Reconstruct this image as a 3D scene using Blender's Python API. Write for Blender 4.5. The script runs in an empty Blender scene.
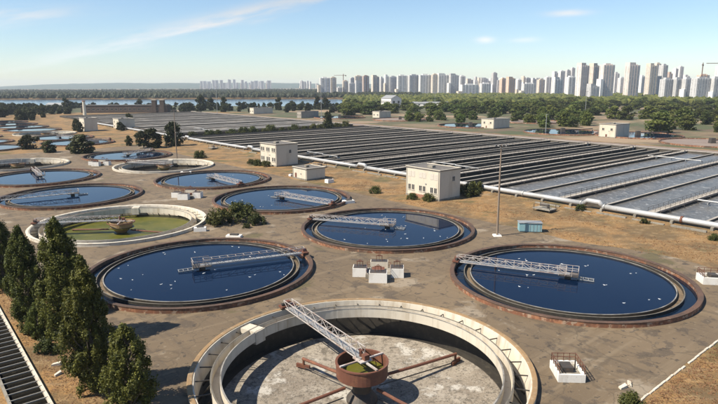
import bpy, math, random
from mathutils import Vector, Matrix, noise as mnoise
R = math.radians
rnd = random.Random(11)
sc = bpy.context.scene
COL = sc.collection

# ------------------------------------------------------------------ camera
CAM_H = 32.67
cam = bpy.data.objects.new('camera', bpy.data.cameras.new('camera'))
COL.objects.link(cam)
cam.data.sensor_width = 36.0
cam.data.lens = 36.0 * 566.3 / 718.0
cam.data.clip_start = 0.5
cam.data.clip_end = 60000
cam.matrix_world = (Matrix.Translation((0, 0, CAM_H)) @ Matrix.Rotation(R(90 - 11.59), 4, 'X')
                    @ Matrix.Rotation(R(-0.146), 4, 'Z'))
sc.camera = cam

# ------------------------------------------------------------------ light
SUN_EL, SHADOW_AZ = R(50), R(22)
to_sun = Vector((-math.cos(SHADOW_AZ) * math.cos(SUN_EL), -math.sin(SHADOW_AZ) * math.cos(SUN_EL), math.sin(SUN_EL)))
sun = bpy.data.objects.new('sun', bpy.data.lights.new('sun', 'SUN'))
COL.objects.link(sun)
sun.data.energy = 5.0
sun.data.angle = R(0.5)
sun.data.color = (1.0, 0.915, 0.77)
sun.rotation_euler = (-to_sun).to_track_quat('-Z', 'Y').to_euler()
sun.location = (-200, -100, 300)

world = bpy.data.worlds.new('World')
sc.world = world
world.use_nodes = True
wn, wl = world.node_tree.nodes, world.node_tree.links
wn.clear()


def wmath(op, a, b=None, c=None):
    n = wn.new('ShaderNodeMath')
    n.operation = op
    for i, v in enumerate((a, b, c)):
        if v is None:
            continue
        if isinstance(v, (int, float)):
            n.inputs[i].default_value = v
        else:
            wl.new(v, n.inputs[i])
    return n.outputs[0]


sky = wn.new('ShaderNodeTexSky')
sky.sky_type = 'NISHITA'
sky.sun_disc = False
sky.sun_elevation = SUN_EL
sky.sun_rotation = math.atan2(to_sun.x, to_sun.y)
sky.altitude = 100
sky.air_density = 1.0
sky.dust_density = 0.22
sky.ozone_density = 4.2
wtc = wn.new('ShaderNodeTexCoord')
wsep = wn.new('ShaderNodeSeparateXYZ')
wl.new(wtc.outputs['Generated'], wsep.inputs[0])
dx, dy, dz = wsep.outputs
az = wmath('ARCTAN2', dx, dy)            # 0 straight ahead, clockwise positive
el = wmath('ARCSINE', dz)
comb = wn.new('ShaderNodeCombineXYZ')
wl.new(wmath('MULTIPLY', az, 9.0), comb.inputs[0])
wl.new(wmath('ADD', wmath('MULTIPLY', el, 60.0), wmath('MULTIPLY', az, -12.0)), comb.inputs[1])
wno = wn.new('ShaderNodeTexNoise')
wno.inputs['Scale'].default_value = 1.0
wno.inputs['Detail'].default_value = 6
wno.inputs['Roughness'].default_value = 0.62
wl.new(comb.outputs[0], wno.inputs['Vector'])
nz = wno.outputs['Fac']


def gauss(u, s):
    return wmath('EXPONENT', wmath('MULTIPLY', wmath('MULTIPLY', u, u), -1.0 / (2 * s * s)))


# a long thin cirrus band, a shorter one, a few tiny fair-weather puffs
mask = None


def addmask(m):
    global mask
    mask = m if mask is None else wmath('MAXIMUM', mask, m)


def band(az0, el0, az1, el1, width, amp, soft):
    k = (el1 - el0) / (az1 - az0)
    d = wmath('SUBTRACT', wmath('SUBTRACT', el, el0), wmath('MULTIPLY', wmath('SUBTRACT', az, az0), k))
    d = wmath('ADD', d, wmath('MULTIPLY', wmath('SUBTRACT', nz, 0.5), 0.022))
    m = gauss(d, width)
    m = wmath('MULTIPLY', m, gauss(wmath('SUBTRACT', az, (az0 + az1) / 2), abs(az1 - az0) * soft))
    tex = wn.new('ShaderNodeMapRange')
    tex.inputs['From Min'].default_value = 0.33
    tex.inputs['From Max'].default_value = 0.62
    wl.new(nz, tex.inputs['Value'])
    addmask(wmath('MULTIPLY', wmath('MULTIPLY', m, tex.outputs[0]), amp))


band(-0.42, 0.060, -0.03, 0.158, 0.0092, 1.0, 0.42)
band(-0.62, 0.088, -0.48, 0.108, 0.0075, 0.8, 0.5)


def puff(a0, e0, sa, se, amp):
    ua = wmath('DIVIDE', wmath('SUBTRACT', az, a0), sa)
    ue = wmath('DIVIDE', wmath('ADD', wmath('SUBTRACT', el, e0), wmath('MULTIPLY', wmath('SUBTRACT', nz, 0.5), se * 1.6)), se)
    r2 = wmath('ADD', wmath('MULTIPLY', ua, ua), wmath('MULTIPLY', ue, ue))
    addmask(wmath('MULTIPLY', wmath('EXPONENT', wmath('MULTIPLY', r2, -1.0)), amp))


puff(0.212, 0.0745, 0.014, 0.0045, 0.8)
puff(0.340, 0.112, 0.030, 0.0045, 0.8)
puff(0.275, 0.073, 0.022, 0.004, 0.45)
puff(0.545, 0.128, 0.022, 0.005, 0.8)

bw = wn.new('ShaderNodeRGBToBW')
wl.new(sky.outputs[0], bw.inputs[0])
cl = wn.new('ShaderNodeCombineColor')
for i, k in enumerate((1.24, 1.26, 1.29)):
    wl.new(wmath('MULTIPLY', bw.outputs[0], k), cl.inputs[i])
wmix = wn.new('ShaderNodeMix')
wmix.data_type = 'RGBA'
wl.new(mask, wmix.inputs['Factor'])
wl.new(sky.outputs[0], wmix.inputs['A'])
wl.new(cl.outputs[0], wmix.inputs['B'])
bg = wn.new('ShaderNodeBackground')
bg.inputs['Strength'].default_value = 0.085
wl.new(wmix.outputs['Result'], bg.inputs['Color'])
wo = wn.new('ShaderNodeOutputWorld')
wl.new(bg.outputs[0], wo.inputs['Surface'])

sc.view_settings.view_transform = 'Standard'
sc.view_settings.look = 'None'
sc.view_settings.exposure = 0.82
sc.view_settings.gamma = 1.0
sc.view_settings.use_curve_mapping = False
sc.render.engine = 'CYCLES'
sc.cycles.max_bounces = 4
sc.cycles.transparent_max_bounces = 8
sc.cycles.volume_bounces = 0
sc.cycles.caustics_reflective = False
sc.cycles.caustics_refractive = False

# ------------------------------------------------------------------ plant grid
AU = R(129.8)
U = Vector((math.cos(AU), math.sin(AU), 0))
V = Vector((math.sin(AU), -math.cos(AU), 0))
ORG = Vector((35.8, 92.6, 0))
GRID = AU - math.pi / 2            # local x = b (away to the right), local y = a (away to the left)


def W(a, b, z=0.0):
    return ORG + U * a + V * b + Vector((0, 0, z))


def at(px, Y, z=0.0):
    """a spot Y metres ahead of the drone, in the direction of a column of the picture"""
    return Vector(((px - 359) / 566.3 * Y * 1.0, Y, z))


# ------------------------------------------------------------------ mesh helper
class MB:
    def __init__(s):
        s.v, s.f = [], []

    def add(s, vs, fs):
        o = len(s.v)
        s.v.extend([tuple(p) for p in vs])
        s.f.extend([tuple(i + o for i in f) for f in fs])
        return s

    def box(s, x0, x1, y0, y1, z0, z1, M=None, bev=0.0):
        vs = [Vector(p) for p in ((x0, y0, z0), (x1, y0, z0), (x1, y1, z0), (x0, y1, z0), (x0, y0, z1), (x1, y0, z1), (x1, y1, z1), (x0, y1, z1))]
        if bev:
            vs[4:] = [Vector(p) for p in ((x0 + bev, y0 + bev, z1), (x1 - bev, y0 + bev, z1), (x1 - bev, y1 - bev, z1), (x0 + bev, y1 - bev, z1))]
        if M:
            vs = [M @ p for p in vs]
        return s.add(vs, [(3, 2, 1, 0), (4, 5, 6, 7), (0, 1, 5, 4), (1, 2, 6, 5), (2, 3, 7, 6), (3, 0, 4, 7)])

    def bar(s, p, q, w, h=None):
        """square bar from p to q"""
        p, q = Vector(p), Vector(q)
        h = h or w
        d = (q - p).normalized()
        up = Vector((0, 0, 1)) if abs(d.z) < 0.95 else Vector((1, 0, 0))
        x = d.cross(up).normalized() * (w / 2)
        y = x.cross(d).normalized() * (h / 2)
        vs = [p - x - y, p + x - y, p + x + y, p - x + y, q - x - y, q + x - y, q + x + y, q - x + y]
        return s.add(vs, [(0, 1, 2, 3), (7, 6, 5, 4), (4, 5, 1, 0), (5, 6, 2, 1), (6, 7, 3, 2), (7, 4, 0, 3)])

    def tube(s, pts, rad, n=8, cap=True):
        pts = [Vector(p) for p in pts]
        rs = rad if isinstance(rad, (list, tuple)) else [rad] * len(pts)
        vs, fs = [], []
        for i, p in enumerate(pts):
            d = (pts[min(i + 1, len(pts) - 1)] - pts[max(i - 1, 0)]).normalized()
            up = Vector((0, 0, 1)) if abs(d.z) < 0.95 else Vector((1, 0, 0))
            x = d.cross(up).normalized()
            y = x.cross(d).normalized()
            for k in range(n):
                t = 2 * math.pi * k / n
                vs.append(p + (x * math.cos(t) + y * math.sin(t)) * rs[i])
        for i in range(len(pts) - 1):
            for k in range(n):
                fs.append((i * n + k, i * n + (k + 1) % n, (i + 1) * n + (k + 1) % n, (i + 1) * n + k))
        if cap:
            fs.append(tuple(range(n - 1, -1, -1)))
            m = (len(pts) - 1) * n
            fs.append(tuple(range(m, m + n)))
        return s.add(vs, fs)

    def lathe(s, prof, n=96, closed=False, c=(0, 0, 0), wob=0.0):
        vs, fs = [], []
        m = len(prof)
        for k in range(n):
            t = 2 * math.pi * k / n
            for j, (r, z) in enumerate(prof):
                w = 0.0 if not wob else wob * mnoise.noise((math.cos(t) * r * .35, math.sin(t) * r * .35, z * 3 + j))
                vs.append((c[0] + (r + w) * math.cos(t), c[1] + (r + w) * math.sin(t), c[2] + z + w * .6))
        for k in range(n):
            a, b = k * m, ((k + 1) % n) * m
            for j in range(m if closed else m - 1):
                j2 = (j + 1) % m
                fs.append((a + j, b + j, b + j2, a + j2))
        return s.add(vs, fs)

    def disc(s, r, z, n=96, rings=1, zc=None):
        zc = z if zc is None else zc
        vs = [(0, 0, zc)]
        for i in range(1, rings + 1):
            rr = r * i / rings
            for k in range(n):
                t = 2 * math.pi * k / n
                vs.append((rr * math.cos(t), rr * math.sin(t), zc + (z - zc) * i / rings))
        fs = [(0, 1 + k, 1 + (k + 1) % n) for k in range(n)]
        for i in range(1, rings):
            o, p = 1 + (i - 1) * n, 1 + i * n
            for k in range(n):
                fs.append((o + k, p + k, p + (k + 1) % n, o + (k + 1) % n))
        return s.add(vs, fs)

    def mesh(s, name, mat, smooth=False):
        me = bpy.data.meshes.new(name)
        me.from_pydata(s.v, [], s.f)
        me.update()
        if smooth:
            me.polygons.foreach_set('use_smooth', [True] * len(me.polygons))
        me.materials.append(mat)
        return me

    def build(s, name, mat, parent=None, loc=(0, 0, 0), rz=0.0, smooth=False):
        return link(name, s.mesh(name, mat, smooth), parent, loc, rz)


def link(name, me, parent=None, loc=(0, 0, 0), rz=0.0, scale=None):
    o = bpy.data.objects.new(name, me)
    COL.objects.link(o)
    o.parent = parent
    o.location = loc
    o.rotation_euler = (0, 0, rz)
    if scale is not None:
        o.scale = scale if isinstance(scale, (tuple, list)) else (scale,) * 3
    return o


def tag(o, label=None, cat=None, group=None, kind=None):
    if label:
        o['label'] = label
    if cat:
        o['category'] = cat
    if group:
        o['group'] = group
    if kind:
        o['kind'] = kind
    return o


def thing(name, label, cat, loc=(0, 0, 0), rz=0.0, group=None):
    return tag(link(name, None, None, loc, rz), label, cat, group)


# ------------------------------------------------------------------ materials
# photographed-bright colours brought back to real reflectance (the exposure above adds half a stop)
REFL = dict(dry_ground=.72, dusty_asphalt=.70, far_road=.66, concrete=.52, pale_concrete=.84, rusty_rim=.72, ochre_rim=.72, tank_floor=.66, basin_concrete=.7,
            worn_pale_paint=.72, cream_plaster=.8, aerated_water=.56, dull_aerated_water=.8, pipe_lagging=.55, tower_white=.9, tower_pink=.88, tower_beige=.92, tower_grey=.95,
            balcony_strip=1.25, brown_coping=.6, algae_water=.7, weir_edge=.5, whitewash=.85, rust=.72)


def mat(name, col, layers=(), rough=0.85, bump=None, metal=0.0, spec=0.5, coord='Object', rand=0.0, rlayer=None):
    """layers: (scale, lo, hi, colour, amount[, detail]) noise patches laid over the base colour"""
    g_ = REFL.get(name, 1.0)
    col = tuple(c * g_ for c in col)
    layers = [(*la[:3], tuple(c * g_ for c in la[3]), *la[4:]) for la in layers]
    m = bpy.data.materials.new(name)
    m.use_nodes = True
    n, l = m.node_tree.nodes, m.node_tree.links
    b = n['Principled BSDF']
    b.inputs['Roughness'].default_value = rough
    b.inputs['Metallic'].default_value = metal
    b.inputs['Specular IOR Level'].default_value = spec
    if coord == 'World':
        vec = n.new('ShaderNodeNewGeometry').outputs['Position']
    else:
        vec = n.new('ShaderNodeTexCoord').outputs['Object']
    oi = None
    if rand:
        oi = n.new('ShaderNodeObjectInfo')
        if coord == 'Object':
            add = n.new('ShaderNodeVectorMath')
            add.operation = 'MULTIPLY_ADD'
            l.new(oi.outputs['Random'], add.inputs[0])
            add.inputs[1].default_value = (57, 31, 17)
            l.new(vec, add.inputs[2])
            vec = add.outputs[0]
    rgb = n.new('ShaderNodeRGB')
    rgb.outputs[0].default_value = (*col, 1)
    cur = rgb.outputs[0]

    def noise(scale, detail=5):
        t = n.new('ShaderNodeTexNoise')
        t.inputs['Detail'].default_value = detail
        t.inputs['Roughness'].default_value = 0.6
        if isinstance(scale, tuple):
            mp = n.new('ShaderNodeMapping')
            mp.inputs['Scale'].default_value = scale
            l.new(vec, mp.inputs['Vector'])
            l.new(mp.outputs[0], t.inputs['Vector'])
            t.inputs['Scale'].default_value = 1
        else:
            l.new(vec, t.inputs['Vector'])
            t.inputs['Scale'].default_value = scale
        return t.outputs['Fac']

    for la in layers:
        sca, lo, hi, c2, amt = la[:5]
        mr = n.new('ShaderNodeMapRange')
        mr.inputs['From Min'].default_value = lo
        mr.inputs['From Max'].default_value = hi
        mr.inputs['To Max'].default_value = amt
        l.new(noise(sca, la[5] if len(la) > 5 else 5), mr.inputs['Value'])
        mx = n.new('ShaderNodeMix')
        mx.data_type = 'RGBA'
        l.new(mr.outputs[0], mx.inputs['Factor'])
        l.new(cur, mx.inputs['A'])
        mx.inputs['B'].default_value = (*c2, 1)
        cur = mx.outputs['Result']
    if rand:
        hs = n.new('ShaderNodeHueSaturation')
        mr = n.new('ShaderNodeMapRange')
        mr.inputs['To Min'].default_value = 1 - rand
        mr.inputs['To Max'].default_value = 1 + rand
        l.new(oi.outputs['Random'], mr.inputs['Value'])
        l.new(mr.outputs[0], hs.inputs['Value'])
        l.new(cur, hs.inputs['Color'])
        cur = hs.outputs[0]
    l.new(cur, b.inputs['Base Color'])
    if rlayer:
        mr = n.new('ShaderNodeMapRange')
        mr.inputs['From Min'].default_value, mr.inputs['From Max'].default_value = rlayer[1:3]
        mr.inputs['To Min'].default_value, mr.inputs['To Max'].default_value = rlayer[3:5]
        l.new(noise(rlayer[0]), mr.inputs['Value'])
        l.new(mr.outputs[0], b.inputs['Roughness'])
    if bump:
        bp = n.new('ShaderNodeBump')
        bp.inputs['Strength'].default_value = bump[1]
        bp.inputs['Distance'].default_value = bump[2]
        l.new(noise(bump[0], 4), bp.inputs['Height'])
        l.new(bp.outputs[0], b.inputs['Normal'])
    return m


def leafmat(name, c1, c2, var=0.25, sc1=0.5, yellow=None):
    m = bpy.data.materials.new(name)
    m.use_nodes = True
    n, l = m.node_tree.nodes, m.node_tree.links
    b = n['Principled BSDF']
    out = n['Material Output']
    g = n.new('ShaderNodeNewGeometry')
    oi = n.new('ShaderNodeObjectInfo')
    t = n.new('ShaderNodeTexNoise')
    t.inputs['Scale'].default_value = sc1
    t.inputs['Detail'].default_value = 3
    l.new(g.outputs['Position'], t.inputs['Vector'])
    isl = n.new('ShaderNodeMath')
    isl.operation = 'MULTIPLY_ADD'
    l.new(g.outputs['Random Per Island'], isl.inputs[0])
    isl.inputs[1].default_value = 0.5
    l.new(t.outputs['Fac'], isl.inputs[2])
    mr = n.new('ShaderNodeMapRange')
    mr.inputs['From Min'].default_value = 0.4
    mr.inputs['From Max'].default_value = 1.1
    l.new(isl.outputs[0], mr.inputs['Value'])
    mx = n.new('ShaderNodeMix')
    mx.data_type = 'RGBA'
    l.new(mr.outputs[0], mx.inputs['Factor'])
    mx.inputs['A'].default_value = (*c1, 1)
    mx.inputs['B'].default_value = (*c2, 1)
    hs = n.new('ShaderNodeHueSaturation')
    v = n.new('ShaderNodeMapRange')
    v.inputs['To Min'].default_value = 1 - var
    v.inputs['To Max'].default_value = 1 + var
    l.new(oi.outputs['Random'], v.inputs['Value'])
    l.new(v.outputs[0], hs.inputs['Value'])
    hm = n.new('ShaderNodeMath')
    hm.operation = 'MULTIPLY'
    l.new(oi.outputs['Random'], hm.inputs[0])
    hm.inputs[1].default_value = 37.3
    fr = n.new('ShaderNodeMath')
    fr.operation = 'FRACT'
    l.new(hm.outputs[0], fr.inputs[0])
    h2 = n.new('ShaderNodeMapRange')
    h2.inputs['To Min'].default_value = 0.47
    h2.inputs['To Max'].default_value = 0.515
    l.new(fr.outputs[0], h2.inputs['Value'])
    l.new(h2.outputs[0], hs.inputs['Hue'])
    l.new(mx.outputs['Result'], hs.inputs['Color'])
    l.new(hs.outputs[0], b.inputs['Base Color'])
    b.inputs['Roughness'].default_value = 0.6
    b.inputs['Specular IOR Level'].default_value = 0.25
    tr = n.new('ShaderNodeBsdfTranslucent')
    l.new(hs.outputs[0], tr.inputs['Color'])
    ms = n.new('ShaderNodeMixShader')
    ms.inputs[0].default_value = 0.3
    l.new(b.outputs[0], ms.inputs[1])
    l.new(tr.outputs[0], ms.inputs[2])
    l.new(ms.outputs[0], out.inputs['Surface'])
    return m


M = {}
M['ground'] = mat('dry_ground', (0.30, 0.170, 0.062), [
    (0.035, .42, .62, (0.40, 0.215, 0.070), .9), (0.10, .45, .57, (0.150, 0.098, 0.042), .9), (0.5, .50, .66, (0.42, 0.285, 0.135), .6),
    (0.07, .56, .64, (0.085, 0.092, 0.03), .8), ((.03, .35, 1), .58, .66, (0.44, 0.32, 0.19), .5), (2.5, .46, .60, (0.14, 0.092, 0.04), .6)], rough=.95, bump=(3.5, .7, .25), coord='World')
M['yard'] = mat('dusty_asphalt', (0.160, 0.113, 0.066), [
    (0.045, .42, .60, (0.222, 0.158, 0.092), .9), ((.5, .018, 1), .54, .66, (0.105, 0.077, 0.05), .65), ((.02, .45, 1), .54, .65, (0.24, 0.178, 0.110), .7),
    (0.10, .58, .635, (0.35, 0.285, 0.205), .8), (0.3, .56, .61, (0.080, 0.060, 0.042), .7), (1.2, .62, .66, (0.30, 0.24, 0.165), .45),
    (0.06, .62, .66, (0.10, 0.088, 0.03), .7), (6.0, .5, .7, (0.19, 0.145, 0.095), .4), (0.8, .61, .64, (0.045, 0.036, 0.028), .7)], rough=.9, bump=(5, .35, .06))
M['road'] = mat('far_road', (0.27, 0.205, 0.165), [(0.08, .45, .65, (0.33, 0.26, 0.21), .8), (0.4, .55, .7, (0.18, 0.145, 0.115), .6)], rough=.9, coord='World')
M['concrete'] = mat('concrete', (0.42, 0.38, 0.31), [
    ((1.1, 1.1, .12), .48, .66, (0.20, 0.165, 0.12), .75), (0.6, .5, .7, (0.52, 0.48, 0.40), .6), ((2.6, 2.6, .2), .58, .72, (0.12, 0.095, 0.07), .6)],
    rough=.85, bump=(6, .3, .03), rand=.06)
M['paleconc'] = mat('pale_concrete', (0.60, 0.54, 0.44), [
    ((.8, .8, .06), .50, .68, (0.36, 0.29, 0.20), .7), (0.4, .5, .7, (0.68, 0.63, 0.54), .6), ((2.0, 2.0, .1), .60, .72, (0.25, 0.19, 0.13), .55)],
    rough=.85, bump=(6, .3, .03), rand=.05)
M['rim'] = mat('rusty_rim', (0.26, 0.105, 0.052), [
    (0.5, .45, .62, (0.17, 0.085, 0.052), .8), ((1.6, 1.6, .5), .52, .66, (0.40, 0.19, 0.10), .8), (1.1, .54, .60, (0.50, 0.38, 0.27), .8), (0.16, .48, .60, (0.11, 0.068, 0.045), .9), (0.9, .56, .62, (0.48, 0.22, 0.11), .7)], rough=.85, bump=(5, .5, .05), rand=.08)
M['cope'] = mat('brown_coping', (0.105, 0.062, 0.042), [(0.3, .45, .62, (0.165, 0.085, 0.052), .8), (1.5, .56, .68, (0.22, 0.15, 0.10), .6), (4, .55, .7, (0.05, 0.035, 0.028), .7)], rough=.85, bump=(5, .5, .05), rand=.1)
M['ochre'] = mat('ochre_rim', (0.36, 0.225, 0.105), [
    (0.35, .45, .65, (0.27, 0.19, 0.11), .8), (1.6, .55, .68, (0.48, 0.38, 0.24), .7)], rough=.85, bump=(5, .5, .05), rand=.08)
M['wet_shade'] = mat('wet_shade_concrete', (0.032, 0.028, 0.023), [(1.2, .5, .7, (0.07, 0.06, 0.045), .7), ((3, 3, .3), .62, .72, (0.02, 0.018, 0.014), .8)], rough=.5)  # concrete darkened by water; also painted shade on drained tanks' lower walls
M['lipdark'] = mat('weir_outer_edge', (0.13, 0.115, 0.09), [(1.5, .5, .66, (0.06, 0.05, 0.04), .8)], rough=.7)
M['weir'] = mat('weir_edge', (0.50, 0.47, 0.42), [(0.35, .45, .6, (0.16, 0.14, 0.11), .85), (5, .58, .7, (0.12, 0.10, 0.075), .7)], rough=.7)
M['floor'] = mat('tank_floor', (0.36, 0.305, 0.235), [
    (0.12, .42, .60, (0.25, 0.205, 0.155), .9), (0.35, .50, .64, (0.44, 0.385, 0.31), .8), (0.9, .54, .62, (0.13, 0.108, 0.082), .85), (0.22, .57, .63, (0.62, 0.58, 0.51), .85), (1.6, .54, .62, (0.18, 0.15, 0.115), .7),
    (3.0, .55, .64, (0.10, 0.085, 0.066), .75), (6.5, .56, .64, (0.60, 0.56, 0.49), .5)], rough=.9, bump=(4, .5, .05))
M['rust'] = mat('rust', (0.165, 0.060, 0.034), [(1.0, .5, .68, (0.27, 0.115, 0.055), .7), (3.5, .58, .7, (0.095, 0.045, 0.03), .7)], rough=.75, bump=(9, .3, .02), rand=.1)
M['darkmetal'] = mat('dark_metal', (0.055, 0.048, 0.042), [(2, .5, .7, (0.12, 0.075, 0.05), .7)], rough=.65, metal=.2)
M['paint'] = mat('worn_pale_paint', (0.56, 0.51, 0.47), [(0.8, .48, .62, (0.34, 0.22, 0.17), .8), (5, .60, .7, (0.23, 0.13, 0.09), .6)], rough=.6)
M['whitewash'] = mat('whitewash', (0.78, 0.75, 0.69), [((1, 1, .3), .52, .7, (0.56, 0.50, 0.42), .6), (3, .62, .7, (0.33, 0.28, 0.22), .5)], rough=.85, bump=(6, .3, .03), rand=.04)
M['plaster'] = mat('cream_plaster', (0.66, 0.595, 0.48), [((.5, .5, .15), .50, .7, (0.52, 0.45, 0.35), .7), (1.6, .62, .70, (0.74, 0.68, 0.58), .5), ((2, 2, .25), .64, .72, (0.33, 0.27, 0.2), .5)], rough=.9, bump=(5, .3, .03))
M['tar'] = mat('roof_tar', (0.105, 0.095, 0.085), [(0.5, .5, .7, (0.18, 0.16, 0.14), .7)], rough=.9)
M['glass'] = mat('window_glass', (0.018, 0.021, 0.024), rough=.12, spec=.6)
M['wframe'] = mat('window_frame', (0.50, 0.46, 0.40), [(4, .5, .7, (0.3, 0.25, 0.2), .6)], rough=.7)
M['brick'] = mat('brick_red', (0.27, 0.13, 0.085), [(2, .5, .7, (0.36, 0.22, 0.16), .6)], rough=.9)
M['pipe'] = mat('pipe_lagging', (0.70, 0.70, 0.69), [((.25, .25, .25), .50, .68, (0.50, 0.48, 0.45), .7), (1.4, .60, .7, (0.38, 0.32, 0.26), .5)], rough=.45, metal=.15, bump=(3, .2, .05))
M['steel'] = mat('galvanised', (0.33, 0.33, 0.32), [(1.5, .5, .7, (0.22, 0.19, 0.16), .6)], rough=.5, metal=.4)
M['wood'] = mat('mast_wood', (0.20, 0.15, 0.11), [((3, 3, .3), .5, .68, (0.30, 0.24, 0.18), .7)], rough=.85)
M['bluebox'] = mat('faded_turquoise', (0.19, 0.34, 0.37), [(1.2, .5, .7, (0.30, 0.40, 0.41), .6), (4, .62, .7, (0.28, 0.18, 0.11), .6)], rough=.7)
M['bark'] = mat('bark', (0.10, 0.080, 0.060), [((4, 4, 1), .5, .7, (0.17, 0.14, 0.11), .7)], rough=.9)
M['basin'] = mat('basin_concrete', (0.46, 0.41, 0.345), [(0.25, .5, .68, (0.27, 0.25, 0.22), .7), (1.2, .55, .7, (0.52, 0.48, 0.43), .6), ((.1, .6, 1), .58, .7, (0.15, 0.135, 0.115), .6)], rough=.88, rand=.08)
M['basinwall'] = mat('basin_shade_wall', (0.044, 0.036, 0.027), [((.3, .3, .9), .5, .68, (0.09, 0.075, 0.055), .6), (1.6, .6, .7, (0.04, 0.038, 0.033), .7)], rough=.75, rand=.1)  # near-black base puts the shade of unlit wall faces into the colour
M['gull'] = mat('gull_white', (0.80, 0.80, 0.79), rough=.7)
M['gullwing'] = mat('gull_grey', (0.42, 0.44, 0.46), rough=.7)


def water(name, deep, rough, ripple, foam=None, foamcol=(.55, .57, .58), spec=.5):
    m = mat(name, deep, foam or [], rough=rough, spec=spec, bump=ripple, coord='World', rlayer=None)
    m.node_tree.nodes['Principled BSDF'].inputs['IOR'].default_value = 1.333
    return m


M['water'] = water('clear_settled_water', (0.0022, 0.0085, 0.026), 0.03, (0.7, .045, .06), [(0.05, .52, .66, (0.004, 0.012, 0.030), .7), ((.3, .9, 1), .66, .72, (0.03, 0.035, 0.04), .35)], spec=.2)
M['ringwater'] = water('ring_water', (0.003, 0.008, 0.018), 0.05, (1.6, .05, .05), spec=.2)
M['foam'] = water('aerated_water', (0.185, 0.175, 0.160), 0.3, ((1.1, 1.1, 1), .6, .25), [
    (0.3, .48, .66, (0.11, 0.112, 0.11), .8), ((.5, .2, 1), .56, .66, (0.50, 0.485, 0.46), .5), ((1.3, .5, 1), .58, .66, (0.56, 0.55, 0.53), .7), (0.06, .5, .7, (0.26, 0.24, 0.21), .7)], spec=.25)
M['dullfoam'] = water('dull_aerated_water', (0.19, 0.178, 0.158), 0.3, ((1.1, 1.1, 1), .5, .2), [
    (0.2, .50, .66, (0.10, 0.098, 0.09), .8), ((.7, .3, 1), .56, .66, (0.42, 0.40, 0.37), .8), (0.03, .50, .60, (0.33, 0.285, 0.235), .8)])
M['palefoam'] = water('pale_aerated_water', (0.21, 0.19, 0.165), 0.4, ((1.1, 1.1, 1), .5, .2), [
    (0.05, .46, .58, (0.12, 0.112, 0.10), .85), ((.1, .02, 1), .54, .64, (0.36, 0.32, 0.27), .85), ((.3, .1, 1), .58, .66, (0.05, 0.05, 0.045), .8)], spec=.25)
M['dark'] = water('dark_basin_water', (0.024, 0.020, 0.015), 0.25, (0.8, .2, .1), [(0.25, .55, .68, (0.05, 0.047, 0.04), .7)], spec=.2)
M['algae'] = water('algae_water', (0.130, 0.125, 0.018), 0.45, (1.2, .1, .05), [
    (0.18, .45, .62, (0.085, 0.095, 0.015), .9), (0.7, .56, .68, (0.19, 0.17, 0.045), .7)])
M['sludge'] = mat('black_sludge', (0.012, 0.011, 0.009), [(0.8, .55, .7, (0.03, 0.026, 0.02), .7)], rough=.95, spec=.0, coord='World')
M['river'] = water('river_water', (0.13, 0.19, 0.25), 0.15, (0.12, .3, .6))

# ------------------------------------------------------------------ ground, yard, road
PITCH = 45.9
HOLES = []           # (a, b) of drained tanks: the ground is open there
TANKS = {}
for i, p in enumerate([(35.8, 92.6), (6.6, 128.0), (-22.6, 163.3), (-51.8, 198.7), (-81.0, 234.0), (-110.3, 269.4)]):
    TANKS['R%d' % (i + 1)] = p
for n, p in (('N', (.3, 62.3)), ('L1', (-28.4, 98.0)), ('L2', (-57.6, 133.3)), ('L3', (-86.8, 168.7)), ('L4', (-116.0, 204.0)), ('L5', (-145.3, 239.4))):
    TANKS[n] = p
for k in range(7):
    q = W((6.85 + .95 * k) * PITCH, 0)
    TANKS['F%d' % k] = (q.x, q.y)
for k in range(4):
    q = W((6.85 + .95 * k) * PITCH, -46)
    TANKS['G%d' % k] = (q.x, q.y)
DRAINED = ('N', 'L2', 'R5', 'L5', 'F2')


def grid_xy(p):
    d = Vector((p[0], p[1], 0)) - ORG
    return d.dot(V), d.dot(U)          # local x (b), local y (a)


holes = [grid_xy(TANKS[n]) for n in DRAINED]
B1 = (57.0, 208.0, -60.0, 299.0)       # first basin block: b0 b1 a0 a1
B2 = (62.0, 212.0, 318.0, 640.0)


def bank(x, y):
    """the low embankment in front of the basins"""
    if y < 640 and 44 < x < 57:
        t = (x - 44) / 13
        return 1.1 * t * t * (3 - 2 * t) + .15 * mnoise.noise((x * .3, y * .15, 0))
    return 0.0


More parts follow.
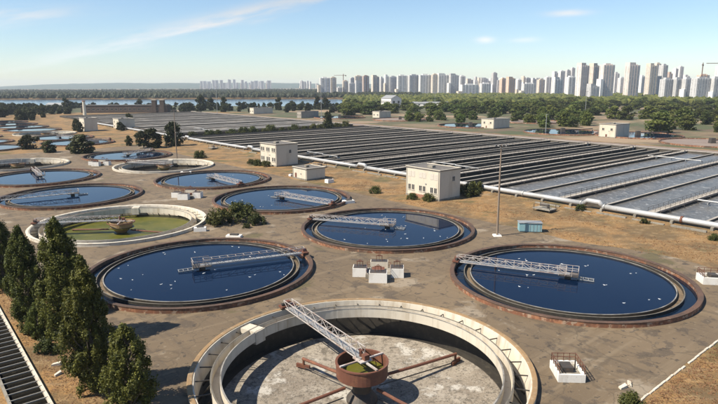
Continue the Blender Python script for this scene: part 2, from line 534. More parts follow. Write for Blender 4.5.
def sheet(xs, ys, hs, rh, skip=(), zf=None, n=72, z=0.0):
    """flat sheet over the breakpoints with round holes and skipped rectangles"""
    mb = MB()
    xs, ys = sorted(set(xs)), sorted(set(ys))
    for i in range(len(xs) - 1):
        for j in range(len(ys) - 1):
            x0, x1, y0, y1 = xs[i], xs[i + 1], ys[j], ys[j + 1]
            cx, cy = (x0 + x1) / 2, (y0 + y1) / 2
            if any(s[0] < cx < s[1] and s[2] < cy < s[3] for s in skip):
                continue
            h = [q for q in hs if x0 < q[0] < x1 and y0 < q[1] < y1]
            if h:
                hx, hy = h[0]
                vi, vo = [], []
                for k in range(n):
                    t = 2 * math.pi * k / n
                    c, s = math.cos(t), math.sin(t)
                    vi.append((hx + rh * c, hy + rh * s, z))
                    tx = (x1 - hx) / c if c > 1e-9 else ((x0 - hx) / c if c < -1e-9 else 1e9)
                    ty = (y1 - hy) / s if s > 1e-9 else ((y0 - hy) / s if s < -1e-9 else 1e9)
                    m = min(tx, ty)
                    vo.append((hx + m * c, hy + m * s, z))
                mb.add(vi + vo, [(k, n + k, n + (k + 1) % n, (k + 1) % n) for k in range(n)])
                for (qx, qy) in ((x0, y0), (x1, y0), (x1, y1), (x0, y1)):   # corner fill
                    t = math.atan2(qy - hy, qx - hx) % (2 * math.pi)
                    k = int(t / (2 * math.pi) * n)
                    mb.add([vo[k % n], (qx, qy, z), vo[(k + 1) % n]], [(0, 1, 2)])
            else:
                f = zf or (lambda x, y: z)
                mb.add([(x0, y0, f(x0, y0)), (x1, y0, f(x1, y0)), (x1, y1, f(x1, y1)), (x0, y1, f(x0, y1))], [(0, 1, 2, 3)])
    return mb


gx = [-20000, -6000, -1500, -400, -150, -69, 69, 212, 62, 300, 700, 1500, 6000, 20000] + [44 + 13 * k / 8 for k in range(9)] + [B1[1]]
gy = [-20000, -6000, -1500, -400, -150, 700, 1000, 2500, 6000, 20000] + [B1[2], B1[3], B2[2], B2[3]] + [-150 + 12 * k for k in range(66)]
gx += [-23.2, 23.2]
gy = [y for y in gy if not any(abs(y - h[1]) < 22.3 for h in holes)]
gy += [h[1] - 22.3 for h in holes] + [h[1] + 22.3 for h in holes]
ground = sheet(gx, gy, holes, 19.7, skip=(B1, B2), zf=lambda x, y: bank(x, y) - 0.02, z=-0.02)
tag(ground.build('ground', M['ground'], loc=ORG, rz=GRID), kind='structure')

# the paved yard between the tanks, with a ragged edge
yx = [-69, -23.2, 23.2]
yy = [-25.2, -22.6] + [h[1] - 22.2 for h in holes if h[1] < 270] + [h[1] + 22.2 for h in holes if h[1] < 270] + [276]
yard = sheet(yx, yy, [h for h in holes if h[1] < 270], 19.75, z=0.0)
edge = []


def edge_b(a):
    base = 18.5 + 6.5 * math.exp(-((a + 6) / 12) ** 2) + 2.0 * math.sin(a * .06)
    return max(23.3, base + 3.2 + 1.6 * mnoise.noise((a * .12, 3, 0)) + .6 * mnoise.noise((a * .5, 9, 0)))


def edge_l(a):
    return -70.2 - 1.5 * mnoise.noise((a * .1, 5, 0)) - .5 * mnoise.noise((a * .6, 7, 0))


aa = [-25.2 + 1.0 * k for k in range(302)]
for k in range(len(aa) - 1):
    a0, a1 = aa[k], aa[k + 1]
    yard.add([(23.2, a0, 0), (edge_b(a0), a0, 0), (edge_b(a1), a1, 0), (23.2, a1, 0)], [(0, 1, 2, 3)])
    yard.add([(edge_l(a0), a0, 0), (-69, a0, 0), (-69, a1, 0), (edge_l(a1), a1, 0)], [(0, 1, 2, 3)])
tag(yard.build('paved_yard', M['yard'], loc=ORG, rz=GRID), kind='structure')

ny, ly = M['yard'].node_tree.nodes, M['yard'].node_tree.links
bs_ = ny['Principled BSDF']
vo = ny.new('ShaderNodeTexVoronoi')
vo.feature = 'DISTANCE_TO_EDGE'
vo.inputs['Scale'].default_value = 0.16
wn_ = ny.new('ShaderNodeTexNoise')
wn_.inputs['Scale'].default_value = .5
wc = ny.new('ShaderNodeVectorMath')
wc.operation = 'MULTIPLY_ADD'
tcy = ny.new('ShaderNodeTexCoord')
ly.new(tcy.outputs['Object'], wn_.inputs['Vector'])
ly.new(wn_.outputs['Color'], wc.inputs[0])
wc.inputs[1].default_value = (3, 3, 0)
ly.new(tcy.outputs['Object'], wc.inputs[2])
ly.new(wc.outputs[0], vo.inputs['Vector'])
mr_ = ny.new('ShaderNodeMapRange')
mr_.inputs['From Min'].default_value, mr_.inputs['From Max'].default_value = .006, .022
mr_.inputs['To Min'].default_value, mr_.inputs['To Max'].default_value = .38, 0
ly.new(vo.outputs['Distance'], mr_.inputs['Value'])
mx_ = ny.new('ShaderNodeMix')
mx_.data_type = 'RGBA'
ly.new(mr_.outputs[0], mx_.inputs['Factor'])
ly.new(bs_.inputs['Base Color'].links[0].from_socket, mx_.inputs['A'])
mx_.inputs['B'].default_value = (.045, .034, .022, 1)
ly.new(mx_.outputs['Result'], bs_.inputs['Base Color'])

rd = MB()
for k in range(70):
    a0, a1 = -60 + 12 * k, -48 + 12 * k
    rd.add([(219, a0, .01), (235, a0, .01), (235, a1, .01), (219, a1, .01)], [(0, 1, 2, 3)])
tag(rd.build('far_road', M['road'], loc=ORG, rz=GRID), kind='structure')

# a line of kerb stones along the near edge of the yard
kerb = tag(link('kerb', None, None, W(-25.4, 0), GRID), kind='structure')
ks = MB().box(-.5, .5, -.13, .13, -.1, .14, bev=.02).mesh('kerb_stone', M['paleconc'])
for k in range(56):
    b = -52 + 1.06 * k
    if k in (20, 21, 33):
        continue
    o = link('kerb_stone', ks, kerb, (b, .04 * rnd.uniform(-1, 1), rnd.uniform(-.05, .0)), R(rnd.uniform(-2, 2)))

# ------------------------------------------------------------------ settling tanks
NSEG = 112
PH = {}          # prototype meshes


def ring(r0, r1, z0, z1):
    return [(r0, z0), (r1, z0), (r1, z1), (r0, z1)]


PH['wall'] = MB().lathe([(19.98, -.3), (19.98, .62), (19.3, .62), (19.3, -4.6), (19.98, -4.6)], NSEG, closed=True).mesh('wall', M['rim'])
PH['coping'] = MB().lathe([(20.02, .61), (20.03, .74), (19.95, .78), (19.35, .77), (19.25, .73), (19.25, .61)], NSEG, closed=True, wob=.06).mesh('coping', M['cope'])
PH['coping_o'] = MB().lathe([(20.02, .61), (20.03, .70), (19.95, .74), (19.55, .73), (19.45, .69), (19.45, .61)], NSEG, closed=True, wob=.05).mesh('coping', M['ochre'])
PH['wall_shade'] = MB().lathe([(18.985, -1.9), (18.95, -2.1), (18.95, -4.6)], NSEG).mesh('wall_shade_band', M['wet_shade'])  # dark band: shade under the trough put into the wall colour
PH['wall_p'] = MB().lathe([(19.98, -.3), (19.98, .62), (19.3, .62), (19.0, -1.15), (19.0, -4.6), (19.98, -4.6)], NSEG, closed=True).mesh('wall', M['paleconc'])
# the weir trough: a U of two thin walls hung inside the outer wall
PH['trough'] = MB().lathe([(17.55, .50), (17.55, -.85), (16.35, -.85), (16.35, .46), (16.49, .46), (16.49, -.68), (17.41, -.68), (17.41, .50)], NSEG, closed=True).mesh('weir_trough', M['wet_shade'])
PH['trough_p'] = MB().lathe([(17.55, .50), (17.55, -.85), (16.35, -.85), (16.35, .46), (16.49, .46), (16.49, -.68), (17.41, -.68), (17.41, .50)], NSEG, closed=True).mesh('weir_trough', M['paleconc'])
PH['lip'] = MB().lathe(ring(16.33, 16.49, .463, .52), NSEG, closed=True).mesh('weir_lip', M['weir'])
PH['lip2'] = MB().lathe(ring(17.40, 17.56, .503, .545), NSEG, closed=True).mesh('weir_lip', M['lipdark'])
PH['water'] = MB().disc(16.4, .26, NSEG, 3).mesh('water', M['water'])
PH['rwater'] = MB().lathe([(19.32, .05), (17.5, .05)], NSEG).mesh('ring_water', M['ringwater'])
PH['twater'] = MB().lathe([(17.45, -.15), (16.45, -.15)], NSEG).mesh('trough_water', M['ringwater'])
PH['floor'] = MB().disc(17.0, -4.0, NSEG, 8, zc=-4.6).lathe([(17.0, -4.0), (17.15, -4.06)], NSEG).mesh('tank_floor', M['floor'])
PH['gutter'] = MB().lathe([(17.14, -4.05), (17.2, -4.5), (18.97, -4.55)], NSEG).mesh('gutter', M['wet_shade'])
PH['algae'] = MB().disc(18.97, -2.1, NSEG, 2).mesh('algae_water', M['algae'])
PH['shallow'] = MB().disc(18.97, -2.6, NSEG, 2).mesh('shallow_water', M['dark'])
PH['strut'] = MB().bar((17.5, 0, -.5), (18.98, 0, -2.3), .14, .2).bar((17.5, 0, .1), (19.28, 0, .1), .1, .12).mesh('strut', M['wet_shade'])
PH['box'] = MB().box(16.2, 18.98, -.9, .9, -1.25, .52).mesh('outlet_box', M['paleconc'])
_dr = MB()
_dr.lathe([(3.1, .6), (3.1, -1.15), (3.0, -1.2), (2.92, -1.15), (2.92, .6)], 40, closed=True)
PH['drum'] = _dr.mesh('feed_drum', M['rust'], smooth=False)
PH['drum_o'] = MB().lathe([(2.6, .7), (2.6, -.5), (1.2, -1.9), (1.1, -1.9), (2.45, -.5), (2.45, .7)], 32, closed=True).mesh('feed_drum', M['ochre'])
PH['drumcap'] = MB().disc(2.93, -.75, 40, 1).mesh('drum_floor', M['algae'])
PH['drumring'] = MB().lathe(ring(3.05, 3.2, .45, .62), 40, closed=True).mesh('drum_ring', M['rust'])
PH['ped'] = MB().lathe([(0.01, -.9), (1.15, -.9), (1.15, -3.2), (1.9, -4.2), (1.9, -4.7), (0.01, -4.7)], 28).mesh('pedestal', M['darkmetal'])


def scraper_arm(L):
    m = MB()
    m.tube([(2.4, 0, -2.2), (L * .5, 0, -2.45), (L, 0, -2.7)], .2, 8)
    a = link('scraper_arm', m.mesh('scraper_arm', M['rust']))
    f = MB().bar((L - .15, 0, -2.6), (L - .15, 0, -3.95), .22)
    f.bar((L - 1.0, -.3, -3.75), (L + .9, .3, -3.75), .3, .5)
    link('scraper_foot', f.mesh('scraper_foot', M['rust']), a)
    b = MB().tube([(2.6, 0, -3.4), (L - .4, 0, -3.85)], .07, 6)
    link('tie_rod', b.mesh('tie_rod', M['darkmetal']), a)
    return a


TANK_LABEL = {
    'N': 'large drained round tank with bare concrete floor and rusty feed drum',
    'R1': 'round settling tank of deep blue water beside the mast and turquoise cabin',
    'R2': 'round settling tank of blue water behind the white valve chamber',
    'R3': 'round blue settling tank in front of the low cream hut',
    'R4': 'round blue settling tank in front of the white two storey house with green shrubs',
    'R5': 'drained dark round tank with pale rim at the foot of the far mast',
    'R6': 'round blue settling tank just in front of the big rounded bushes',
    'L1': 'round settling tank of dark blue water right of the tall poplars',
    'L2': 'round tank with olive green algae on its floor and pale rim',
    'L3': 'round blue settling tank just behind the green algae tank',
    'L4': 'round blue tank with a short steep bridge, second behind the algae tank',
    'L5': 'drained round tank with pale streaked wall, third behind the algae tank',
    'F0': 'blue round tank right behind the big bush, nearest of the far group',
    'F1': 'far blue round tank, second of the far group behind the big bush',
    'F2': 'far drained round tank with pale wall, third of the far group',
    'F3': 'far round tank, fourth of the far group',
    'F4': 'far blue round tank, fifth of the far group before the dry field',
    'F5': 'far round tank, sixth of the far group before the dry field',
    'F6': 'farthest round tank of the far group by the dark trees',
    'G0': 'blue round tank at the picture edge in front of the far group',
    'G1': 'half hidden blue round tank at the picture edge, second of its row',
    'G2': 'half hidden round tank at the picture edge, third of its row',
    'G3': 'half hidden round tank at the picture edge, farthest of its row',
}
for key, p in TANKS.items():
    dr = key in DRAINED
    pale = dr and key != 'N'
    t = thing('settling_tank', TANK_LABEL[key], 'tank', (p[0], p[1], 0), R(rnd.uniform(0, 360)) if not dr else 0, 'round settling tanks')
    wl_ = link('wall', PH['wall_p'] if dr else PH['wall'], t)
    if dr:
        link('wall_shade_band', PH['wall_shade'], wl_)
    if pale:
        c = link('coping', PH['coping_o'].copy(), t)
        c.data.materials[0] = M['paleconc'] if key in ('L2', 'R5') else M['concrete']
    else:
        link('coping', PH['coping_o'] if key == 'N' else PH['coping'], t)
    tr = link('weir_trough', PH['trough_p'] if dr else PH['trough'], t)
    link('weir_lip', PH['lip'], tr)
    link('weir_lip', PH['lip2'], tr)
    near = key in ('N', 'R1', 'R2', 'R3', 'L1', 'L2')
    if dr:
        fl = link('tank_floor', PH['floor'], t)
        link('gutter', PH['gutter'], fl)
        if key == 'L2':
            link('algae_water', PH['algae'], t)
        elif key != 'N':
            link('shallow_water', PH['shallow'], t)
        for k in range(36 if near else 24):
            link('strut', PH['strut'], tr, (0, 0, 0), 2 * math.pi * k / (36 if near else 24) + .03)
        link('outlet_box', PH['box'], t, (0, 0, 0), R(147 if key == 'N' else 100))
        d = link('feed_drum', PH['drum'] if key == 'N' else PH['drum_o'], t)
        link('drum_ring', PH['drumring'], d)
        link('drum_floor', PH['drumcap'], d)
        link('pedestal', PH['ped'], t)
        if key == 'N':
            for ang, L in ((33, 15.2), (138, 10.5), (213, 15.2), (318, 10.5)):
                s_ = scraper_arm(L)
                s_.parent = t
                s_.rotation_euler.z = R(ang)
        elif key == 'L2':
            for ang, L in ((-8, 13), (172, 13)):
                s_ = scraper_arm(L)
                s_.parent = t
                s_.location.z = .9
                s_.rotation_euler.z = R(ang)
    else:
        link('water', PH['water'], t)
        link('ring_water', PH['rwater'], t)
        link('trough_water', PH['twater'], tr)

# ------------------------------------------------------------------ scraper bridges (local +x from the centre to the rim)
BL, BW, BH, BZ = 19.6, 1.25, 1.1, 1.0
NP = 13
PL = (BL - .6) / NP
_c = {}
for s_ in (-1, 1):
    _c['bc%d' % s_] = MB().bar((-.4, s_ * BW / 2, BZ), (BL, s_ * BW / 2, BZ), .11).mesh('bottom_chord', M['paint'])
    _c['tc%d' % s_] = MB().bar((.2, s_ * BW / 2, BZ + BH), (BL - .4, s_ * BW / 2, BZ + BH), .09).mesh('top_chord', M['paint'])
_c['diag0'] = MB().bar((0, 0, .05), (PL, 0, BH - .05), .06).mesh('brace', M['paint'])
_c['diag1'] = MB().bar((0, 0, BH - .05), (PL, 0, .05), .06).mesh('brace', M['paint'])
_c['post'] = MB().bar((0, 0, 0), (0, 0, BH), .055).mesh('post', M['paint'])
_c['cross'] = MB().bar((0, -BW / 2, 0), (0, BW / 2, 0), .055).mesh('cross_bar', M['paint'])
_c['deck'] = MB().box(-.3, BL - .2, -.45, .45, BZ + .06, BZ + .11).mesh('deck', M['steel'])
_w = MB()
for sx in (-1, 1):
    for sy in (-.9, .9):
        _w.tube([(BL - .15 + sx * .0, sy - .12, BZ - .02), (BL - .15, sy + .12, BZ - .02)], .24, 12)
_c['wheel'] = MB().tube([(0, -.12, 0), (0, .12, 0)], .26, 12).mesh('wheel', M['darkmetal'])
_d = MB().box(BL - .8, BL + .35, -1.15, 1.15, BZ + .02, BZ + .3)
_d.box(BL - .55, BL + .1, -.4, .35, BZ + .3, BZ + .85)
_c['carriage'] = _d.mesh('drive_carriage', M['rust'])
_c['motor'] = MB().tube([(BL - .35, .4, BZ + .55), (BL - .35, 1.0, BZ + .55)], .2, 10).mesh('motor', M['darkmetal'])
_p = MB()
_p.box(-1.7, 1.5, -1.3, 1.3, BZ - .1, BZ + .02)
_p.box(-.5, .5, -.5, .5, -.3, BZ - .05)
_c['platform'] = _p.mesh('centre_platform', M['darkmetal'])
_p = MB()
for (x0, y0, x1, y1) in ((-1.65, -1.45, 1.45, -1.45), (-1.65, 1.45, 1.45, 1.45), (-1.65, -1.45, -1.65, 1.45)):
    for zz in (.6, 1.15):
        _p.bar((x0, y0, BZ + zz), (x1, y1, BZ + zz), .07)
    for k in range(4):
        q = k / 3
        _p.bar((x0 + (x1 - x0) * q, y0 + (y1 - y0) * q, BZ + .05), (x0 + (x1 - x0) * q, y0 + (y1 - y0) * q, BZ + 1.15), .07)
_c['prail'] = _p.mesh('platform_railing', M['paint'])
_p = MB().bar((-1.5, -.6, .5), (-4.2, -.6, .42), .16).bar((-1.5, .6, .5), (-4.2, .6, .42), .16)
for k in range(4):
    _p.bar((-1.7 - .8 * k, -.6, .5), (-1.7 - .8 * k, .6, .5), .1)
_c['scum'] = _p.mesh('scum_boom', M['steel'])
_l = MB()
for k in range(NP):
    for s_ in (-1, 1):
        y = s_ * BW / 2
        z0, z1 = BZ, BZ + BH
        if k % 2:
            z0, z1 = z1, z0
        _l.bar((.3 + k * PL, y, z0), (.3 + (k + 1) * PL, y, z1), .07)
        _l.bar((.3 + k * PL, y, BZ), (.3 + k * PL, y, BZ + BH), .06)
_c['lattice'] = _l.mesh('lattice', M['paint'])

BR_LABEL = {
    'N': ('pale lattice bridge reaching down over the drained tank to the rusty drum', 124),
    'R1': ('pale lattice scraper bridge over the blue tank beside the mast', 156.7),
    'R2': ('lattice scraper bridge over the blue tank behind the white valve chamber', 161),
    'R3': ('lattice scraper bridge on the blue tank in front of the low white hut', -37.8),
    'R4': ('lattice scraper bridge on the blue tank near the house with green shrubs', -49),
    'R6': ('dark scraper bridge on the blue tank before the rounded bushes', 75),
    'L1': ('grey lattice scraper bridge on the dark blue tank beside the poplars', 23.5),
    'L2': ('dark lattice bridge over the green algae tank', 188),
    'L3': ('low scraper bridge on the blue tank just behind the algae tank', 215),
    'L4': ('short brown scraper bridge on the second blue tank behind the algae tank', 126),
    'R5': ('scraper bridge over the drained tank by the far mast', 160),
    'L5': ('scraper bridge over the drained tank with pale streaked wall', 215),
    'F0': ('small scraper bridge on the nearest tank of the far group', 50),
    'F1': ('small scraper bridge on the second tank of the far group', -30),
}
for key, (lab, ang) in BR_LABEL.items():
    p = TANKS[key]
    t = thing('scraper_bridge', lab, 'bridge', (p[0], p[1], 0), R(ang), 'scraper bridges on the tanks')
    for s_ in (-1, 1):
        link('bottom_chord', _c['bc%d' % s_], t)
        link('top_chord', _c['tc%d' % s_], t)
    if key in ('N', 'R1', 'R2', 'L1', 'R3', 'L2'):
        for k in range(NP + 1):
            for s_ in (-1, 1):
                y = s_ * BW / 2
                link('post', _c['post'], t, (.3 + k * PL, y, BZ))
                if k < NP:
                    link('brace', _c['diag%d' % (k % 2)], t, (.3 + k * PL, y, BZ))
            link('cross_bar', _c['cross'], t, (.3 + k * PL, 0, BZ + BH))
    else:
        link('lattice', _c['lattice'], t)
    link('deck', _c['deck'], t)
    c = link('drive_carriage', _c['carriage'], t)
    link('motor', _c['motor'], c)
    for s_ in (-.95, .95):
        link('wheel', _c['wheel'], c, (BL - .15, s_, BZ - .02))
    if key != 'N' and key != 'L2':
        pl = link('centre_platform', _c['platform'], t)
        link('platform_railing', _c['prail'], pl)
        link('scum_boom', _c['scum'], t)
    else:
        pf = MB().box(-3.1, 3.1, -.12, .12, .62, .8).box(-.12, .12, -3.1, 3.1, .621, .799).box(-1, .8, -.8, .8, .8, .95)
        pl = link('drum_cross', pf.mesh('drum_cross', M['paint']), t)
        mm = MB().box(-.9, -.2, -.5, .2, .95, 1.6).tube([(.2, 0, .95), (.2, 0, 1.9)], .22, 10)
        link('drive_motor', mm.mesh('drive_motor', M['rust']), pl)

# ------------------------------------------------------------------ gulls on the water
_g = MB()
prof = [(-.26, .01, .05), (-.2, .05, .06), (-.08, .10, .07), (.06, .105, .06), (.16, .07, .07), (.21, .05, .13), (.25, .052, .17), (.30, .03, .165), (.36, .008, .15)]
vs, fs = [], []
for (x, r, z) in prof:
    for k in range(8):
        t = 2 * math.pi * k / 8
        vs.append((x, r * math.cos(t), z + r * .85 * math.sin(t)))
for i in range(len(prof) - 1):
    for k in range(8):
        fs.append((i * 8 + k, i * 8 + (k + 1) % 8, (i + 1) * 8 + (k + 1) % 8, (i + 1) * 8 + k))
_g.add(vs, fs)
gull_me = _g.mesh('gull', M['gull'], smooth=True)
_g = MB()
for s_ in (-1, 1):
    _g.add([(.13, s_ * .07, .13), (.02, s_ * .125, .10), (-.18, s_ * .085, .10), (-.36, s_ * .02, .12), (-.1, s_ * .05, .155)], [(0, 1, 2, 3, 4)])
wing_me = _g.mesh('wing', M['gullwing'])
for key, cnt, wd in (('R1', 20, 'the tank beside the mast'), ('L1', 26, 'the dark blue tank beside the poplars'), ('R2', 22, 'the tank behind the valve chamber'),
                     ('R3', 9, 'the tank in front of the low hut'), ('R4', 6, 'the tank before the shrub-lined house')):
    p = TANKS[key]
    for k in range(cnt):
        r, t = 15.2 * math.sqrt(rnd.random()), rnd.uniform(0, 2 * math.pi)
        if k % 3 == 2:                    # some keep company
            r, t = min(15.6, r0 + rnd.gauss(0, .8)), t0 + rnd.gauss(0, .09)
        r0, t0 = r, t
        o = link('gull', gull_me, None, (p[0] + r * math.cos(t), p[1] + r * math.sin(t), .24), rnd.uniform(0, 6.28), rnd.uniform(.5, .8))
        tag(o, 'tiny white gull floating on ' + wd, 'gull', 'gulls on ' + wd)
        link('wing', wing_me, o)

# ------------------------------------------------------------------ valve chambers between the tanks


def valve_chamber(loc, rz, label, rich=True):
    t = thing('valve_chamber', label, 'valve chamber', loc, rz, 'white valve chambers between the tanks')
    MB().box(-2.2, 2.2, -1.6, 2.6, -.05, .75).build('slab', M['concrete'], t)
    for (x, y, w, d, h) in ((0, -2.6, 1.55, 1.0, 1.7), (-3.3, .5, 1.25, 1.2, 1.55), (3.2, .4, 1.2, 1.2, 1.65), (0, 3.2, 1.6, .9, 1.8)):
        m = MB().box(x - w, x + w, y - d, y + d, -.05, h, bev=.03)
        bx = m.build('gate_box', M['whitewash'] if y < 3 else M['plaster'], t)
        MB().box(x - w + .15, x + w - .15, y - d + .15, y + d - .15, h, h + .07).build('cover', M['darkmetal'], bx)
        fr = MB()
        for sx in (-.5, .5):
            fr.bar((x + sx, y, h), (x + sx, y, h + .95), .1)
        fr.bar((x - .6, y, h + .95), (x + .6, y, h + .95), .12)
        fr.bar((x, y, h - .2), (x, y, h + 1.35), .06)
        fr.lathe(ring(.24, .3, h + 1.1, h + 1.15), 12, closed=True, c=(x, y, 0))
        fr.build('gate_stand', M['rust'], bx)
    rl = MB()
    for (x0, y0, x1, y1) in ((-2.1, -1.5, -2.1, 2.5), (2.1, -1.5, 2.1, 2.5), (-2.1, 2.5, 2.1, 2.5)):
        for z in (1.25, 1.75):
            rl.bar((x0, y0, z), (x1, y1, z), .06)
        for k in range(4):
            q = k / 3
            rl.bar((x0 + (x1 - x0) * q, y0 + (y1 - y0) * q, .7), (x0 + (x1 - x0) * q, y0 + (y1 - y0) * q, 1.78), .06)
    rl.build('railing', M['rust'], t)
    MB().box(-1.2, 1.0, -.6, 1.6, .75, 1.2).build('hatch', M['rust'], t)


valve_chamber((3.4, 94.6, 0), R(-4), 'cross of white gate boxes with rusty gear between the four near tanks')
valve_chamber((-51.5, 166.5, 0), R(-4), 'cross of white gate boxes beside the green algae tank')
valve_chamber((-110, 238.5, 0), R(-4), 'cross of white gate boxes behind the tank with the short steep bridge')
q = W(7.3 * PITCH, -23)
valve_chamber(q, R(-4), 'far cross of gate boxes between the far round tanks')


def gate_box(loc, rz, w, d, h, label):
    t = thing('gate_chamber', label, 'valve chamber', loc, rz)
    m = MB()
    for (x0, x1, y0, y1) in ((-w, w, -d, -d + .25), (-w, w, d - .25, d), (-w, -w + .25, -d + .25, d - .25), (w - .25, w, -d + .25, d - .25)):
        m.box(x0, x1, y0, y1, -.05, h)
    m.build('wall', M['whitewash'], t)
    MB().box(-w + .25, w - .25, -d + .25, d - .25, 0, h - .35).build('cover', M['concrete'], t)
    for i, (x0, y0, x1, y1) in enumerate(((-w, -d, -w, d), (w, -d, w, d), (-w, d, w, d))):
        rl = MB()
        e = .12
        x0, x1 = max(-w + e, min(w - e, x0)), max(-w + e, min(w - e, x1))
        y0, y1 = max(-d + e, min(d - e, y0)), max(-d + e, min(d - e, y1))
        for z in (.5, .95):
            rl.bar((x0, y0, h + z), (x1, y1, h + z), .06)
        for k in range(5):
            q = k / 4
            rl.bar((x0 + (x1 - x0) * q, y0 + (y1 - y0) * q, h - .02), (x0 + (x1 - x0) * q, y0 + (y1 - y0) * q, h + .98), .06)
        rl.build('railing', M['rust'], t)
    MB().box(-.7, .5, -.6, .9, h - .36, h + .25).tube([(.9, .2, h - .36), (.9, .2, h + .8)], .09, 8).build('valve_gear', M['darkmetal'], t)


gate_box((23.9, 59.9, 0), R(-3), 1.5, 1.75, .95, 'low white concrete gate box with rusty railing near the kerb')
gate_box((59.8, 91.0, 0), R(-8), 2.2, 1.4, 1.2, 'low white gate box at the picture edge beside the blue tank')

# small blocks, slabs and scraps lying about the yard
for (x, y, w, d, h, rz, lab) in ((-36.6, 126.5, 1.4, .7, .9, 10, 'white concrete block with a dark pipe beside the bush'),
                                 (-27.6, 121.0, 1.7, .8, .5, -8, 'flat pale block between the bush and the dark blue tank'),
                                 (-3.0, 158.0, 1.6, 1.0, .8, 25, 'pale block with a dark top beside the tank in front of the hut'),
                                 (-10.2, 192.8, 1.3, 1.0, 1.2, 40, 'small pale hatch block near the low white hut'),
                                 (-24.5, 208.0, 1.5, .7, .7, 40, 'small pale slab lying left of the low white hut'),
                                 (-66.0, 214.0, 2.0, .9, .8, 10, 'low concrete block between the two far tanks')):
    t = thing('concrete_block', lab, 'block', (x, y, 0), R(rz))
    MB().box(-w, w, -d, d, -.03, h, bev=.05).build('block', M['whitewash'], t)
    MB().box(-w * .5, w * .55, -d * .6, d * .6, h, h + .25).build('cap', M['darkmetal'], t)

for (x, y, rz, sx, lab) in ((29.0, 57.0, 30, .5, 'broken white slab leaning by the kerb corner'), (30.0, 57.6, 75, .4, 'second broken white slab by the kerb corner, farther one'),
                            (-36.3, 62.6, 20, .5, 'small white slab lying under the poplars'), (-34.9, 60.2, 65, .4, 'second white slab under the poplars, nearer the channel')):
    t = thing('concrete_fragment', lab, 'concrete fragment', (x, y, 0), R(rz))
    MB().add([(-1.1 * sx, -.4 * sx, -.02), (.9 * sx, -.5 * sx, -.02), (1.2 * sx, .35 * sx, -.02), (-.8 * sx, .5 * sx, -.02), (-1.1 * sx, -.4 * sx, .2), (.9 * sx, -.5 * sx, .32), (1.2 * sx, .35 * sx, .36), (-.8 * sx, .5 * sx, .18)],
             [(3, 2, 1, 0), (4, 5, 6, 7), (0, 1, 5, 4), (1, 2, 6, 5), (2, 3, 7, 6), (3, 0, 4, 7)]).build('fragment', M['paleconc'], t)
    MB().bar((.8 * sx, 0, .2), (1.7 * sx, .15, .32), .04).bar((.9 * sx, -.2, .2), (1.6 * sx, -.3, .3), .04).build('rebar', M['rust'], t)

# the turquoise cabin
t = thing('metal_cabin', 'small faded turquoise metal cabin at the foot of the mast', 'cabin', (39.0, 125.6, 0), R(-6))
MB().box(-2.5, 2.5, -1.15, 1.15, .18, 2.1).build('body', M['bluebox'], t)
rf = MB().box(-2.65, 2.65, -1.3, 1.3, 2.1, 2.22).build('roof', M['steel'], t)
MB().box(-2.3, -1.2, -1.19, -1.15, .3, 1.9).build('door', M['bluebox'], t)
for k in range(5):
    x = -.9 + .75 * k
    MB().box(x, x + .05, -1.2, -1.15, .2, 2.08).build('rib', M['steel'], t)
MB().box(-2.4, 2.4, -1.0, 1.0, -.02, .18).build('skid', M['concrete'], t)


# ------------------------------------------------------------------ floodlight masts
def mast(loc, h, label, heads=4, r=.2, mt='wood'):
    t = thing('light_mast', label, 'light mast', loc, 0, 'floodlight masts')
    MB().tube([(0, 0, 0), (0, 0, h * .5), (0, 0, h)], [r * 1.25, r, r * .7], 10).build('pole', M[mt], t)
    MB().box(-.9, .9, -.9, .9, -.05, .28, bev=.1).build('footing', M['whitewash'], t)
    MB().bar((-1.35, 0, h - .45), (1.35, 0, h - .45), .14).bar((0, -1.0, h - .75), (0, 1.0, h - .75), .12).build('crossarm', M['steel'], t)
    for k in range(heads):
        x = -1.2 + 2.4 * k / max(1, heads - 1)
        lm = MB().box(x - .2, x + .2, -.45, .0, h - .42, h - .05).build('floodlight', M['steel'], t)
        MB().box(x - .17, x + .17, -.46, -.45, h - .39, h - .08).build('lens', M['glass'], lm)


mast((30.6, 121.5, 0), 20.3, 'tall brown floodlight mast beside the turquoise cabin')
mast((-82.0, 254.0, 0), 22.5, 'tall thin mast behind the drained dark tank')
for (px, Y, h, lab) in ((583, 560, 27, 'thin mast standing among the trees below the tallest towers'), (219, 660, 32, 'thin mast among the dark lakeside trees'),
                        (322, 560, 30, 'thin mast by the lake behind the round tree'), (434, 820, 34, 'thin distant mast right of the white gabled hall'),
                        (545, 405, 13, 'short lamp mast on the far road')):
    mast(at(px, Y), h, lab, 2, .22, 'steel')

# ------------------------------------------------------------------ aeration basins


